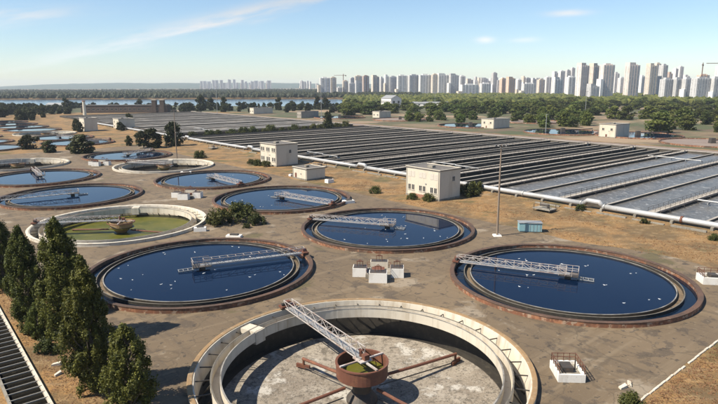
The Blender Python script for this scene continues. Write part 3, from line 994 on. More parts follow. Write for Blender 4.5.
def basin_block(bb, first, label, wide0, foam_until, name='aeration_basin', nr=True):
    b0, b1, a0, a1 = bb
    t = thing(name, label, 'basin', W(0, 0), GRID)
    TOP = 1.7
    ow = MB()
    for (x0, x1, y0, y1) in ((b0, b0 + .5, a0, a1), (b1 - .5, b1, a0, a1), (b0 + .5, b1 - .5, a0, a0 + .5), (b0 + .5, b1 - .5, a1 - .5, a1)):
        ow.box(x0, x1, y0, y1, -4, TOP)
    ow.build('outer_wall', M['basinwall'], t)  # dark colour here carries the black shade beneath the air main
    MB().box(b1 - .55, b1 + 1.6, a0, a1, TOP, TOP + .12).build('far_walkway', M['basin'], t)
    MB().box(b0 + .5, b1 - .5, a0 + .5, a1 - .5, -4.2, -4).build('basin_floor', M['basinwall'], t)
    L = b1 - b0 - 1.0
    walk = MB().box(-.95, .95, -L / 2, L / 2, TOP - .22, TOP).mesh('walkway', M['basin'])
    wall = MB().box(-.3, .3, -L / 2, L / 2, -4, TOP - .222).mesh('divider_wall', M['basinwall'])
    thin = MB().box(-.22, .22, -L / 2, L / 2, -4, TOP - .35).mesh('divider_wall', M['basinwall'])
    cap = MB().box(-.3, .3, -L / 2, L / 2, TOP - .349, TOP - .24).mesh('wall_cap', M['basin'])
    rail = MB()
    for s_ in (-.85, .85):
        rail.bar((s_, -L / 2, TOP + 1.0), (s_, L / 2, TOP + 1.0), .06)
        rail.bar((s_, -L / 2, TOP + .5), (s_, L / 2, TOP + .5), .05)
        for k in range(int(L / 3) + 1):
            rail.bar((s_, -L / 2 + 3 * k, TOP - .02), (s_, -L / 2 + 3 * k, TOP + 1.0), .06)
    rail = rail.mesh('railing', M['darkmetal'])
    apipe = MB().tube([(1.3, -L / 2 + 2, TOP - .2), (1.3, L / 2 - 4, TOP - .2)], .2, 8)
    for k in range(int(L / 9)):
        y = -L / 2 + 6 + 9 * k
        apipe.tube([(1.3, y, TOP - .2), (2.1, y, TOP - .1), (2.1, y, TOP - 2.0)], .07, 6)
    apipe = apipe.mesh('air_pipe', M['darkmetal'])
    k, a = 0, first
    lanes = [a0 + .5]
    cx = (b0 + b1) / 2
    while a < a1 - 3:
        lanes.append(a)
        o = None
        if k % 2 == wide0:
            o = link('divider_wall', wall, t, (cx, a, 0), -math.pi / 2)
            wk = link('walkway', walk, t, (cx, a, 0), -math.pi / 2)
            if nr:
                link('railing', rail, wk)
                link('air_pipe', apipe, wk)
        else:
            o = link('divider_wall', thin, t, (cx, a, 0), -math.pi / 2)
            link('wall_cap', cap, o)
        MB().box(-.5, .5, -.9, .9, -4, TOP + .5).build('end_pier', M['basin'], t, (b1 - 3.0, a, 0)) if (k % 2 and a < 130) else None
        a += 12.25
        k += 1
    lanes.append(a1 - .5)
    for i in range(len(lanes) - 1):
        y0, y1 = lanes[i] + (.3 if i else 0), lanes[i + 1] - .3
        mid = (y0 + y1) / 2
        if foam_until is None:
            z, m = (1.2, 'palefoam') if i % 3 else (.9, 'dullfoam')
        elif mid < foam_until:
            z, m = .85, 'foam'
        else:
            z, m = ((-1.3, 'dark') if i % 2 else (.2, 'dullfoam')) if mid < 125 else ((-.7, 'dark') if i % 2 else (.5, 'dullfoam'))
        if foam_until is None or mid > foam_until:
            bw_ = MB().box(b0 + .52, b1 - .52, mid - .2, mid + .2, -4, 1.1).build('baffle_wall', M['basinwall'], t)
            MB().box(b0 + .52, b1 - .52, mid - .45, mid + .45, 1.1, 1.22).build('baffle_cap', M['basin'], bw_)
        MB().add([(b0 + .5, y0, z), (b1 - .5, y0, z), (b1 - .5, y1, z), (b0 + .5, y1, z)], [(0, 1, 2, 3)]).build('water', M[m], t)
    return t


basin_block(B1, 11 - 12.25 * 5, 'long concrete aeration basin with foamy and dark lanes behind the white pipe', 1, 66)
basin_block(B2, 330.0, 'far brownish aeration basin of many lanes beyond the weedy gap', 0, None, nr=False)


# air pipes that cross the lanes
for (a0, a1, b, z, lab) in ((-30, 9, 80, 2.0, 'white air pipe crossing the nearest foamy lane'), (40, 62, 171, 2.0, 'white air pipe crossing the foamy lanes far out'),
                            (86, 111, 84, 2.0, 'white air pipe with a kink crossing dark lanes behind the near house'),
                            (150, 175, 66, 2.0, 'white air pipe crossing dark lanes behind the low hut'), (330, 362, 92, 2.0, 'white air pipe crossing the far brown basin')):
    t = thing('cross_pipe', lab, 'pipe', W(a0, b), GRID)
    Lp = a1 - a0
    MB().tube([(0, 0, z), (0, Lp * .45, z), (1.2, Lp * .5, z + .1), (1.2, Lp, z)], .19, 8).build('pipe_run', M['pipe'], t)
    for k in range(int(Lp / 6) + 1):
        MB().box(-.15, 1.4, 6 * k - .1, 6 * k + .1, z - .8, z - .25).build('bracket', M['steel'], t)

# ------------------------------------------------------------------ the white air main along the basins
t = thing('air_main_pipe', 'long white lagged air main with raised loops running along the basins', 'pipe', W(0, 53.2), GRID)
runs = [-60, 24, 96, 142, 186, 232, 262, 318, 372, 430, 480]


def prun(a0, a1, z=1.95, r=.66):
    m = MB()
    n = max(1, int((a1 - a0) / 12))
    m.tube([(0, a0 + (a1 - a0) * k / n, z) for k in range(n + 1)], r, 14)
    m.build('pipe_run', M['pipe'], t, smooth=True)


loops = [24, 118, 205, 282, 345, 405]
prev = -60
for lp in loops:
    prun(prev, lp - 2.6)
    m = MB().tube([(0, lp - 2.6, 1.95), (0, lp - 1.6, 2.9), (0, lp + 1.6, 2.9), (0, lp + 2.6, 1.95)], .66, 14)
    m.build('expansion_loop', M['pipe'], t, smooth=True)
    fl = MB()
    for y in (lp - 3.2, lp + 3.2):
        fl.tube([(0, y - .12, 1.95), (0, y + .12, 1.95)], .86, 14)
    fl.build('flange', M['steel'], t)
    prev = lp + 2.6
prun(prev, 520)
sup = MB().box(-.9, .9, -.3, .3, 0, 1.22).box(-.5, .5, -.35, .35, 1.22, 1.45).mesh('support', M['concrete'])
for k in range(62):
    o = link('support', sup, t, (0, -56 + 8.6 * k, .2))
MB().tube([(0, 2.0, 1.95), (0, 2.5, 1.95)], .84, 14).build('red_collar', M['rust'], t)
MB().tube([(0, 45, 1.95), (0, 45.5, 1.95)], .84, 14).build('flange', M['steel'], t)

# low channel wall, manholes and platforms along the embankment
t = thing('channel_wall', 'low broken concrete channel running under the white air main', 'wall', W(0, 50.6), GRID)
for k in range(34):
    if rnd.random() < .25:
        continue
    MB().box(-.3, .3, -58 + 9 * k, -50.5 + 9 * k, .2, .8 + rnd.uniform(-.15, .15)).build('wall_slab', M['concrete'], t)
for i, (a, b, lab) in enumerate(((33, 45.0, 'dark pump platform with steps on the grass bank beside the air main'), (137, 47, 'small dark valve platform behind the low white hut'),
                                 (232, 46, 'dark valve platform on the bank left of the far house'))):
    t = thing('valve_platform', lab, 'platform', W(a, b, .3), GRID)
    MB().box(-1.8, 1.8, -2.6, 2.6, .3, .55).build('deck', M['concrete'], t)
    for (x, y) in ((-1.5, -2.3), (1.5, -2.3), (-1.5, 2.3), (1.5, 2.3)):
        MB().bar((x, y, -.3), (x, y, 1.6), .12).build('post', M['darkmetal'], t)
    MB().bar((-1.5, -2.3, 1.55), (-1.5, 2.3, 1.55), .08).bar((1.5, -2.3, 1.55), (1.5, 2.3, 1.55), .08).build('rail', M['darkmetal'], t)
    MB().tube([(0, -1, .55), (0, -1, 1.6)], .35, 10).tube([(0, -1, 1.3), (0, 1.4, 1.3)], .3, 10).build('valve', M['darkmetal'], t)


# ------------------------------------------------------------------ plant houses
def window(par, x, y, z, w, h, face, sill=True):
    """face 'x': in the wall of constant x looking towards -x; 'y': wall of constant y looking towards -y"""
    def bxx(mb, u0, u1, d0, d1, z0, z1):
        return mb.box(x + d0, x + d1, y + u0, y + u1, z0, z1) if face == 'x' else mb.box(x + u0, x + u1, y + d0, y + d1, z0, z1)
    f = MB()
    t_ = .09
    bxx(f, -w / 2, w / 2, -.06, .04, z, z + t_)
    bxx(f, -w / 2, w / 2, -.06, .04, z + h - t_, z + h)
    bxx(f, -w / 2, -w / 2 + t_, -.06, .04, z + t_, z + h - t_)
    bxx(f, w / 2 - t_, w / 2, -.06, .04, z + t_, z + h - t_)
    bxx(f, -.05, .05, -.055, .04, z + t_, z + h - t_)
    fo = f.build('window', M['wframe'], par)
    for s_ in (-1, 1):
        g = MB()
        u0, u1 = (-w / 2 + t_, -.05) if s_ < 0 else (.05, w / 2 - t_)
        bxx(g, u0, u1, -.025, -.01, z + t_, z + h - t_)
        g.build('pane', M['glass'], fo)
    if sill:
        s = MB()
        bxx(s, -w / 2 - .1, w / 2 + .1, -.16, .0, z - .1, z - .003)
        s.build('sill', M['paleconc'], fo)


def house(a0, a1, b0, b1, h, label, rows, group=None, wallm='plaster', parapet=.16, door=None, side=(), cat='building', name='plant_house'):
    cx, cy = (b0 + b1) / 2, (a0 + a1) / 2
    t = thing(name, label, cat, W(cy, cx), GRID, group)
    x, y = (b1 - b0) / 2, (a1 - a0) / 2
    MB().box(-x, x, -y, y, -.3, h).build('wall', M[wallm], t)
    r = MB().box(-x - .2, x + .2, -y - .2, y + .2, h, h + .22).build('roof', M['tar'], t)
    pp = MB()
    for (x0, x1, y0, y1) in ((-x - .2, -x + .1, -y - .2, y + .2), (x - .1, x + .2, -y - .2, y + .2), (-x + .1, x - .1, -y - .2, -y + .1), (-x + .1, x - .1, y - .1, y + .2)):
        pp.box(x0, x1, y0, y1, h + .22, h + .22 + parapet)
    pp.build('parapet', M[wallm], r)
    MB().box(-x * .4, -x * .1, -y * .2, y * .1, h + .22, h + .9).build('vent', M['concrete'], r)
    MB().box(-x - .08, x + .08, -y - .08, y + .08, -.3, .5).build('plinth', M['concrete'], t)
    for (z, hh, ww, cnt, bricked) in rows:
        for k in range(cnt):
            yy_ = y - (k + .5) * (2 * y) / cnt
            for s_ in ((-.75, .75) if ww < 1.4 else (0,)):
                if bricked:
                    MB().box(-x - .05, -x + .02, yy_ + s_ - ww / 2, yy_ + s_ + ww / 2, z, z + hh).build('bricked_window', M['wframe'], t)
                else:
                    window(t, -x, yy_ + s_, z, ww, hh, 'x')
    for (xx, z, ww, hh) in side:
        window(t, xx, -y, z, ww, hh, 'y')
    for yy_ in (-y + .35, y - .35):
        MB().tube([(-x - .09, yy_, .1), (-x - .09, yy_, h - .1)], .06, 6).build('downpipe', M['steel'], t)
    MB().box(-x - .12, -x - .02, -y * .25, -y * .25 + .5, h * .48, h * .48 + .4).build('meter_box', M['steel'], t)
    if door:
        d = MB().box(-x - .06, -x + .02, door - .55, door + .55, 0, 2.1).build('door', M['rust'], t)
        MB().box(-x - .1, -x - .06, door + .3, door + .4, 1.0, 1.1).build('handle', M['darkmetal'], d)
    return t


h3 = house(60.0, 73.6, 33.5, 42.5, 8.6, 'cream two storey house with three dark window pairs below, beside the dark bush', [(1.9, 1.75, 1.15, 3, False), (5.9, 1.7, 1.3, 3, True)], side=((1.5, 5.2, 1.2, 1.5),))
MB().box(-4.62, -4.5, -1.5, 4.5, -.2, .95).build('brick_patch', M['brick'], h3)
h2 = house(151.5, 164.5, 35.5, 46, 8.9, 'cream two storey house with green shrubs at its foot, left of the low hut', [(1.9, 1.75, 1.15, 3, False), (5.9, 1.7, 1.2, 3, False)], side=((1.5, 5.2, 1.2, 1.5),))
hut = house(114.6, 123.4, 25.0, 33.0, 3.9, 'low windowless cream hut with dark flat roof beside the blue tank', [], door=2.4, parapet=.15)
house(404, 418, 27, 36, 9.5, 'tall narrow white house with dark shrubs far off by the dry field', [(1.5, 1.6, 1.6, 2, False), (5.5, 1.6, 1.6, 2, False)])
house(406, 420, 52, 64, 8.0, 'white far house at the end of the air main', [(1.5, 1.6, 1.6, 2, False), (5.0, 1.6, 1.6, 2, False)])
house(123, 134, 266, 284, 8.2, 'white square house with a dark door beyond the far road', [(4.5, 1.5, 1.5, 2, False)], door=0.5)
house(221, 233, 272, 292, 7.2, 'white square house beyond the far road among brown tanks', [(3.8, 1.5, 1.5, 2, False)], door=1.0)
house(390, 401, 306, 322, 6.5, 'small white house by a pale round tank, far beyond the basins', [(2.5, 1.5, 1.6, 2, False)])
house(556, 566, 254, 280, 7.0, 'small white house at the far end of the brown basin', [(2.5, 1.5, 1.6, 2, False)])
house(444, 452, 246, 268, 6.5, 'small pale green-grey house by the lakeside trees', [(2.5, 1.5, 1.6, 2, False)], wallm='basin')


def gable_hall(loc, rz, w, d, h, rh, label, wm, rm, bays):
    t = thing('gabled_hall', label, 'building', loc, rz)
    MB().box(-w, w, -d, d, -.3, h).add([(-w, -d, h), (w, -d, h), (0, -d, h + rh), (-w, d, h), (w, d, h), (0, d, h + rh)], [(0, 1, 2), (5, 4, 3)]).build('wall', M[wm], t)
    e = .6
    MB().add([(-w - e, -d - e, h - .2), (0, -d - e, h + rh + .2), (0, d + e, h + rh + .2), (-w - e, d + e, h - .2), (w + e, -d - e, h - .2), (w + e, d + e, h - .2)],
             [(0, 1, 2, 3), (1, 4, 5, 2)]).build('roof', M[rm], t)
    for k in range(bays):
        yy_ = -d + (k + .5) * 2 * d / bays
        window(t, -w, yy_, h * .45, min(3, 2 * d / bays * .6), h * .3, 'x', False)
    for s_ in (-.45, .45):
        window(t, s_ * w, -d, h * .45, w * .35, h * .3, 'y', False)


gable_hall(at(391, 880), R(25), 9, 16, 14, 4.5, 'white gabled hall among the trees below the far slab blocks', 'whitewash', 'steel', 5)
gable_hall(at(424, 900), R(80), 9, 36, 6, 2.0, 'long low grey-roofed shed right of the white gabled hall', 'whitewash', 'steel', 9)
gable_hall(at(62, 905), R(70), 6, 18, 5, 2.5, 'small pale shed among the dark trees by the river', 'plaster', 'steel', 4)

# the long dark works building by the river, with its chimney and towers
M['workwall'] = mat('sooty_brick', (0.07, 0.05, 0.04), [(.2, .5, .7, (0.11, 0.085, 0.07), .7)], rough=.9)
t = thing('works_building', 'long dark works hall with two pale stair towers by the river', 'building', at(140, 735), R(4))
MB().box(-66, 40, -9, 9, -.3, 9).build('wall', M['workwall'], t)
MB().box(-66.4, 40.4, -9.4, 9.4, 9, 9.6).build('roof', M['tar'], t)
for x in (24, 34):
    tw = MB().box(x - 2.6, x + 2.6, -10, -3, -.3, 15.5).build('stair_tower', M['workwall'], t)
    MB().box(x - 2.9, x + 2.9, -10.3, -2.7, 15.5, 16.1).build('tower_roof', M['plaster'], tw)
for k in range(18):
    window(t, -62 + 5.6 * k, -9, 3.2, 3.2, 2.6, 'y', False)
t = thing('brick_chimney', 'short pale brick chimney left of the dark works hall', 'chimney', at(88, 640), 0)
MB().tube([(0, 0, 0), (0, 0, 17)], [1.9, 1.5], 14).build('shaft', M['plaster'], t)
MB().tube([(0, 0, 16.4), (0, 0, 17.4)], 1.8, 14).build('cap', M['brick'], t)

# ------------------------------------------------------------------ big tanks beyond the far road
bigwall = MB().lathe([(27, -.2), (27, .85), (26.3, .9), (26.3, -.5)], 72).mesh('wall', M['rim'])
bigwater = MB().disc(26.35, .55, 72, 2).mesh('water', M['water'])
bigfloor = MB().disc(26.3, .25, 72, 2).mesh('tank_floor', M['road'])
for (px, Y, full, lab) in ((637, 374, 1, 'wide red-rimmed round tank of blue water beside the white square house'), (562, 402, 1, 'wide red-rimmed tank left of the far white square house'),
                           (470, 470, 1, 'wide blue tank just left of the other white house'), (712, 322, 0, 'wide overgrown brown tank at the picture edge beyond the far road'),
                           (400, 560, 0, 'wide pale empty tank by the small white house'), (340, 600, 1, 'wide blue tank by the pale green-grey house'),
                           (530, 520, 0, 'wide brown tank in front of the woodland belt')):
    t = thing('primary_tank', lab, 'tank', at(px, Y), 0, 'wide tanks beyond the far road')
    link('wall', bigwall, t)
    link('water' if full else 'tank_floor', bigwater if full else bigfloor, t)
    MB().bar((-.5, 0, 1.9), (26, 0, 1.9), 1.2, .5).build('walkway_bridge', M['darkmetal'], t, rz=R(20))
    MB().box(-1.5, 1.5, -1.5, 1.5, 0, 3.2, bev=.3).build('hub', M['darkmetal'], t)

# ------------------------------------------------------------------ sludge channel in the near left corner
t = thing('sludge_channel', 'dark sludge channel crossed by pale concrete beams in the corner by the poplars', 'channel', W(0, -77.0), GRID)
MB().box(-.3, .0, -10, 60, -.1, .45).build('channel_wall', M['paleconc'], t)
MB().box(-3.6, -3.35, -10, 60, -.1, .45).build('channel_wall', M['concrete'], t)
MB().add([(-3.35, -10, .03), (-.3, -10, .03), (-.3, 60, .03), (-3.35, 60, .03)], [(0, 1, 2, 3)]).build('sludge', M['sludge'], t)
beam = MB().box(-3.5, -.15, -.05, .05, .36, .48).mesh('cross_beam', M['weir'])
for k in range(46):
    link('cross_beam', beam, t, (0, -9 + 1.5 * k, rnd.uniform(-.03, .03)), R(rnd.uniform(-.8, .8)))

# ------------------------------------------------------------------ trees


def leaves(mb, clusters, n, size, rg, zs=1.0):
    for (c, r) in clusters:
        c = Vector(c)
        for _ in range(n):
            d = Vector((rg.gauss(0, 1), rg.gauss(0, 1), rg.gauss(0, 1))).normalized()
            p = c + Vector((d.x, d.y, d.z * zs)) * (r * rg.random() ** .5)
            s = size * rg.uniform(.6, 1.35)
            nrm = (d * .8 + Vector((rg.gauss(0, .6), rg.gauss(0, .6), rg.gauss(.25, .6)))).normalized()
            u = nrm.orthogonal().normalized()
            u.rotate(Matrix.Rotation(rg.uniform(0, 6.28), 3, nrm))
            w = nrm.cross(u) * (s * rg.uniform(.5, .8))
            u = u * s
            mb.add([p - u, p - w * .9 - u * .1, p + u, p + w], [(0, 1, 2, 3)])


def tree_mesh(kind, seed, h, w, ncl, n, size, mleaf, crown_from=.12, trunk_r=.28):
    rg = random.Random(seed)
    tr = MB()
    top = h * .9
    pts = [(rg.gauss(0, .02) * h * (k > 0), rg.gauss(0, .02) * h * (k > 0), -.2 + (top + .2) * k / 5) for k in range(6)]
    tr.tube(pts, [trunk_r * (1 - .17 * k) for k in range(6)], 7)
    cl = []
    for i in range(ncl):
        if kind == 'poplar':
            z = crown_from + (1 - crown_from) * ((i + rg.random()) / ncl)
            prof_ = math.sin(math.pi * min(1, (z - crown_from + .10) / (1.10 - crown_from)) ** .75) ** .7
            rr = w * prof_ * rg.uniform(.1, .92) ** .7
            cr = w * rg.uniform(.09, .22) * (.6 + .45 * prof_)
        elif kind == 'round':
            z = crown_from + (1 - crown_from) * rg.random()
            q = (z - crown_from) / (1 - crown_from)
            prof_ = math.sqrt(max(0.05, 1 - (2 * q - .9) ** 2 * .8))
            rr = w * prof_ * math.sqrt(rg.random()) * .8
            cr = w * rg.uniform(.22, .42)
        else:                                      # bush
            z = .1 + .8 * rg.random()
            rr = w * math.sqrt(max(.1, 1 - z * z)) * math.sqrt(rg.random()) * .85
            cr = w * rg.uniform(.2, .36)
        t = rg.uniform(0, 6.28)
        c = (rr * math.cos(t), rr * math.sin(t), z * h)
        cl.append((c, cr))
        if i % 3 == 0:
            zb = max(.3, c[2] - rr * .9 - .1 * h)
            zb = min(zb, top * .95)
            f = zb / top
            tr.tube([(0, 0, zb), (c[0] * .5, c[1] * .5, zb + (c[2] - zb) * .45), c], [trunk_r * (.5 - .35 * f), trunk_r * .22, trunk_r * .06], 5)
    cr_ = MB()
    leaves(cr_, cl, n, size, rg, 2.0 if kind == 'poplar' else 1.0)
    return tr.mesh('trunk', M['bark']), cr_.mesh('crown', mleaf)


M['leaf_poplar'] = leafmat('poplar_leaf', (0.018, 0.030, 0.007), (0.150, 0.165, 0.032), .12, 1.1)
M['leaf_wood'] = leafmat('wood_leaf', (0.013, 0.021, 0.007), (0.055, 0.060, 0.017), .38, .12)
M['leaf_far'] = leafmat('far_leaf', (0.014, 0.020, 0.009), (0.046, 0.050, 0.020), .0, .02)
M['leaf_green'] = leafmat('green_wood_leaf', (0.030, 0.052, 0.011), (0.135, 0.155, 0.034), .45, .1)
M['leaf_bush'] = leafmat('bush_leaf', (0.022, 0.034, 0.008), (0.105, 0.112, 0.027), .2, .5)


def plant(name, meshes, label, cat, loc, sc_=1.0, rz=0.0, group=None):
    t = thing(name, label, cat, loc, rz, group)
    t.scale = (sc_,) * 3 if not isinstance(sc_, tuple) else sc_
    link('trunk', meshes[0], t)
    link('crown', meshes[1], t)
    return t


pA = tree_mesh('poplar', 1, 16.2, 3.3, 300, 190, .12, M['leaf_poplar'], .06, .38)
pB = tree_mesh('poplar', 2, 14.8, 3.1, 290, 190, .12, M['leaf_poplar'], .04, .34)
pC = tree_mesh('poplar', 3, 9.0, 2.9, 170, 150, .12, M['leaf_poplar'], .10, .24)
pD = tree_mesh('poplar', 4, 13.6, 3.0, 260, 180, .12, M['leaf_poplar'], .05, .3)
plant('poplar_tree', pA, 'tallest poplar, in front of the algae tank', 'tree', (-38.2, 69.0, 0), 1.0, 0)
plant('poplar_tree', pD, 'dense poplar left of the tallest one, by the sludge channel', 'tree', (-46.8, 75.2, 0), (.9, .9, 1.0), 1.2)
plant('poplar_tree', pD, 'poplar squeezed in behind the tallest one and its left neighbour', 'tree', (-44.0, 79.5, 0), .86, 4.0)
plant('poplar_tree', pB, 'conical poplar standing nearest to the dark blue tank', 'tree', (-29.2, 56.8, 0), (.92, .92, 1.0), .7)
plant('poplar_tree', pC, 'small loose poplar at the bottom picture edge before the shadow', 'tree', (-23.6, 53.0, 0), 1.0, .2)
plant('poplar_tree', pD, 'dark poplar cut by the picture edge, farthest of the poplars', 'tree', (-58.0, 88.0, 0), .9, 2.5)
plant('poplar_tree', pC, 'low young poplar below the tallest one by the channel', 'tree', (-42.3, 69.8, 0), .55, 2.0)
bs = [tree_mesh('bush', 20 + k, 2.6, 2.6, 22, 130, .17, M['leaf_bush'], .1, .12) for k in range(3)]
BUSH = ((-33.5, 133.0, 1.5, 'spreading dusty bush left of the pale block between the tanks'), (-29.6, 136.5, 1.7, 'taller clump of the dusty bush between three tanks'),
        (-24.8, 133.0, 1.0, 'low dark bush right of the dusty clump between three tanks'), (-26.5, 129.5, .45, 'tiny shrub beside the pale block on the yard'),
        (5.0, 173.0, .85, 'small round shrub left of the near cream house'), (15.6, 163.0, .7, 'low green shrub under the lower windows of the near cream house'),
        (20.0, 160.8, .85, 'second green shrub at the corner of the near cream house'), (33.2, 168.0, 1.5, 'large dark bush against the shaded side of the near cream house'),
        (36.0, 172.0, 1.2, 'dark bush behind the large one beside the near cream house'), (-42.5, 236.0, 1.0, 'bright green shrub at the foot of the far cream house'),
        (-38.5, 233.0, .9, 'green shrub below the windows of the far cream house'), (-45.8, 240.0, .8, 'shrub at the end wall of the far cream house'),
        (-74.0, 262.0, 1.3, 'small dark shrub on the bank left of the far cream house'), (-40.0, 74.2, .5, 'small weedy shrub by the sludge channel'),
        (-43.5, 70.8, .9, 'green shrub at the foot of the poplars by the channel'), (-39.0, 65.8, .7, 'low shrub below the tallest poplar'),
        (27.9, 52.8, .62, 'dark green shrub poking in at the bottom picture edge'), (58.0, 145.0, .6, 'small green shrub beside the pump platform'),
        (68.0, 131.0, .5, 'green weed clump on the bank under the air main'), (76.0, 117.0, .55, 'green weed clump on the bank near the red pipe collar'))
for (x, y, s_, lab) in BUSH:
    k = rnd.randrange(3)
    plant('bush', bs[k], lab, 'bush', (x, y, bank(*grid_xy((x, y))) - .05), s_, rnd.uniform(0, 6), 'bushes about the plant')
wd = [tree_mesh('round', 40 + k, 10, 4.4 + .4 * (k % 3), 40, 60, .55, M['leaf_wood'], .05 if k % 2 else .0, .26) for k in range(6)]
wg = []
for trk, crn in wd:
    c2 = crn.copy()
    c2.materials[0] = M['leaf_green']
    wg.append((trk, c2))
MID = ((-139.0, 283.0, (1.65, 1.5, .85), 'big rounded bush before the far group of tanks'), (-114.0, 308.0, (1.7, 1.5, 1.0), 'big dark rounded tree behind the blue tank with the dark bridge'),
       (-104.0, 318.0, (1.15, 1.1, 1.2), 'light green tree behind the big dark rounded tree'), (-129.0, 318.0, (.5, .5, .55), 'small round tree left of the big dark rounded one'),
       (-157.0, 286.0, (.8, .8, .55), 'low bush left of the big rounded one'), (-176.0, 303.0, (1.1, 1.0, .7), 'dark low tree before the far tanks by the picture edge'),
       (-23.4, 431.0, (1.15, 1.15, 1.25), 'lone round tree at the far edge of the basins'), (-205.0, 418.0, (.7, .7, .7), 'dark shrub by the narrow white house'),
       (-214.0, 432.0, (.75, .75, .8), 'dark tree left of the narrow white house'), (-181.0, 432.0, (.7, .7, .6), 'dark tree before the white house at the end of the main'),
       (-189.0, 470.0, (.9, .9, 1.0), 'dark tree between the two far white houses'), (-176.0, 425.0, (.5, .5, .45), 'low shrub right of the far white house'))
for i, (x, y, s_, lab) in enumerate(MID):
    plant('round_tree', wd[i % 6], lab, 'tree', (x, y, -.1), s_, i * 1.3, 'lone trees about the plant')
# weedy strip between the two basin blocks
ORD = 'first second third fourth fifth sixth seventh eighth ninth tenth eleventh twelfth thirteenth fourteenth fifteenth sixteenth'.split()
for k in range(16):
    a, b = 308.5 + rnd.uniform(-5, 5), 70 + 8.6 * k
    plant('gap_shrub', bs[k % 3], ORD[k] + ' weedy shrub from the air main in the gap between the two basins', 'bush', W(a, b, -.1), rnd.uniform(1.1, 2.0), k, 'shrubs in the basin gap')

# lakeside belt and the woodland before the towers
rg = random.Random(5)


MARKS = ((40, 'the river bend'), (90, 'the brick chimney'), (175, 'the dark works hall'), (225, 'the first thin lake mast'), (275, 'the far white house'),
         (330, 'the lone round tree'), (372, 'the lakeside towers'), (408, 'the white gabled hall'), (460, 'the long striped slab'), (497, 'the lone grey tower'), (535, 'the orange blocks'),
         (572, 'the white stepped cluster'), (610, 'the three tall pink towers'), (640, 'the last pink tower'), (662, 'the beige tower cluster'), (690, 'the long grey slab'), (999, 'the dark slab at the border'))


SPECS = []


def belt(n, xr, yr, hr, what, group, name, avoid=(), kind=None, fat=1.0):
    kind = kind or wd
    for k in range(n):
        for _ in range(30):
            Y = yr[0] + (yr[1] - yr[0]) * rg.random()
            px = rg.uniform(*xr)
            if not any(x0 < px < x1 and y0 < Y < y1 for (x0, x1, y0, y1) in avoid):
                break
        h = rg.uniform(*hr) / 10
        mark = next(m for x, m in MARKS if px < x)
        depth = ('near', 'middle', 'back')[min(2, int(3 * (Y - yr[0]) / (yr[1] - yr[0])))]
        size = 'small' if h < (hr[0] * 2 + hr[1]) / 30 else ('tall' if h > (hr[0] + hr[1] * 2) / 30 else 'middling')
        SPECS.append((px, name, kind[rg.randrange(6)], '%s %s, %s row below %s' % (size, what, depth, mark), at(px, Y, -.3),
                      (h * fat * rg.uniform(.85, 1.35), h * fat * rg.uniform(.85, 1.35), h), rg.uniform(0, 6.28), group))


belt(95, (-25, 90), (560, 920), (5.5, 10), 'dark lakeside tree', 'lakeside trees left of the works', 'lakeside_tree', ((75, 100, 500, 800), (48, 100, 500, 660)), fat=1.2)
belt(85, (165, 345), (700, 930), (5.5, 10), 'dark lakeside tree', 'lakeside trees right of the works', 'lakeside_tree', ((240, 330, 560, 720),), fat=1.1)
belt(34, (85, 180), (770, 930), (5, 8), 'dark lakeside tree', 'trees behind the works hall', 'lakeside_tree', fat=1.2)
for k, (px, Y, h) in enumerate(((70, 800, 1.6), (143, 880, 1.3), (203, 780, 1.9), (213, 800, 1.6), (226, 790, 1.7), (280, 800, 1.6), (318, 830, 1.7), (326, 820, 1.5))):
    plant('lakeside_tree', wd[px % 6], 'tall dark tree above the lake belt, %s of eight from the left' % ORD[k], 'tree', at(px, Y, -.3), (h * .8, h * .8, h), px, 'tall trees of the lake belt')
belt(135, (345, 560), (600, 1020), (8, 12.5), 'green tree', 'wood below the slab blocks', 'woodland_tree', ((375, 440, 800, 900), (370, 410, 540, 680), (345, 480, 600, 640)), wg, 1.6)
belt(125, (520, 745), (540, 1020), (8, 13), 'green tree', 'wood below the tall towers', 'woodland_tree', ((600, 640, 580, 650), (655, 690, 600, 660), (520, 600, 540, 600)), wg, 1.6)
belt(18, (655, 745), (395, 540), (8, 14), 'leafy green tree', 'big trees by the red-rimmed tank', 'woodland_tree', (), wg, 1.2)
belt(16, (535, 590), (450, 560), (7, 12), 'leafy green tree', 'big trees by the white square house', 'woodland_tree', (), wg, 1.2)
belt(12, (400, 445), (510, 600), (5, 8), 'low leafy tree', 'low trees by the pale tank', 'woodland_tree', (), wg, 1.3)
belt(14, (450, 540), (500, 600), (5, 9), 'low leafy tree', 'low trees beyond the far houses', 'woodland_tree', ((470, 510, 400, 520),), wg, 1.2)

BUCKET = {}
for sp_ in sorted(SPECS, key=lambda q: q[0]):
    BUCKET.setdefault(sp_[3], []).append(sp_)
for lab, items in BUCKET.items():
    for k, (px, name, kd, _, loc, scl, rz, group) in enumerate(items):
        plant(name, kd, lab if len(items) == 1 else '%s, %s from left' % (lab, ORD[k]), 'tree', loc, scl, rz, group)

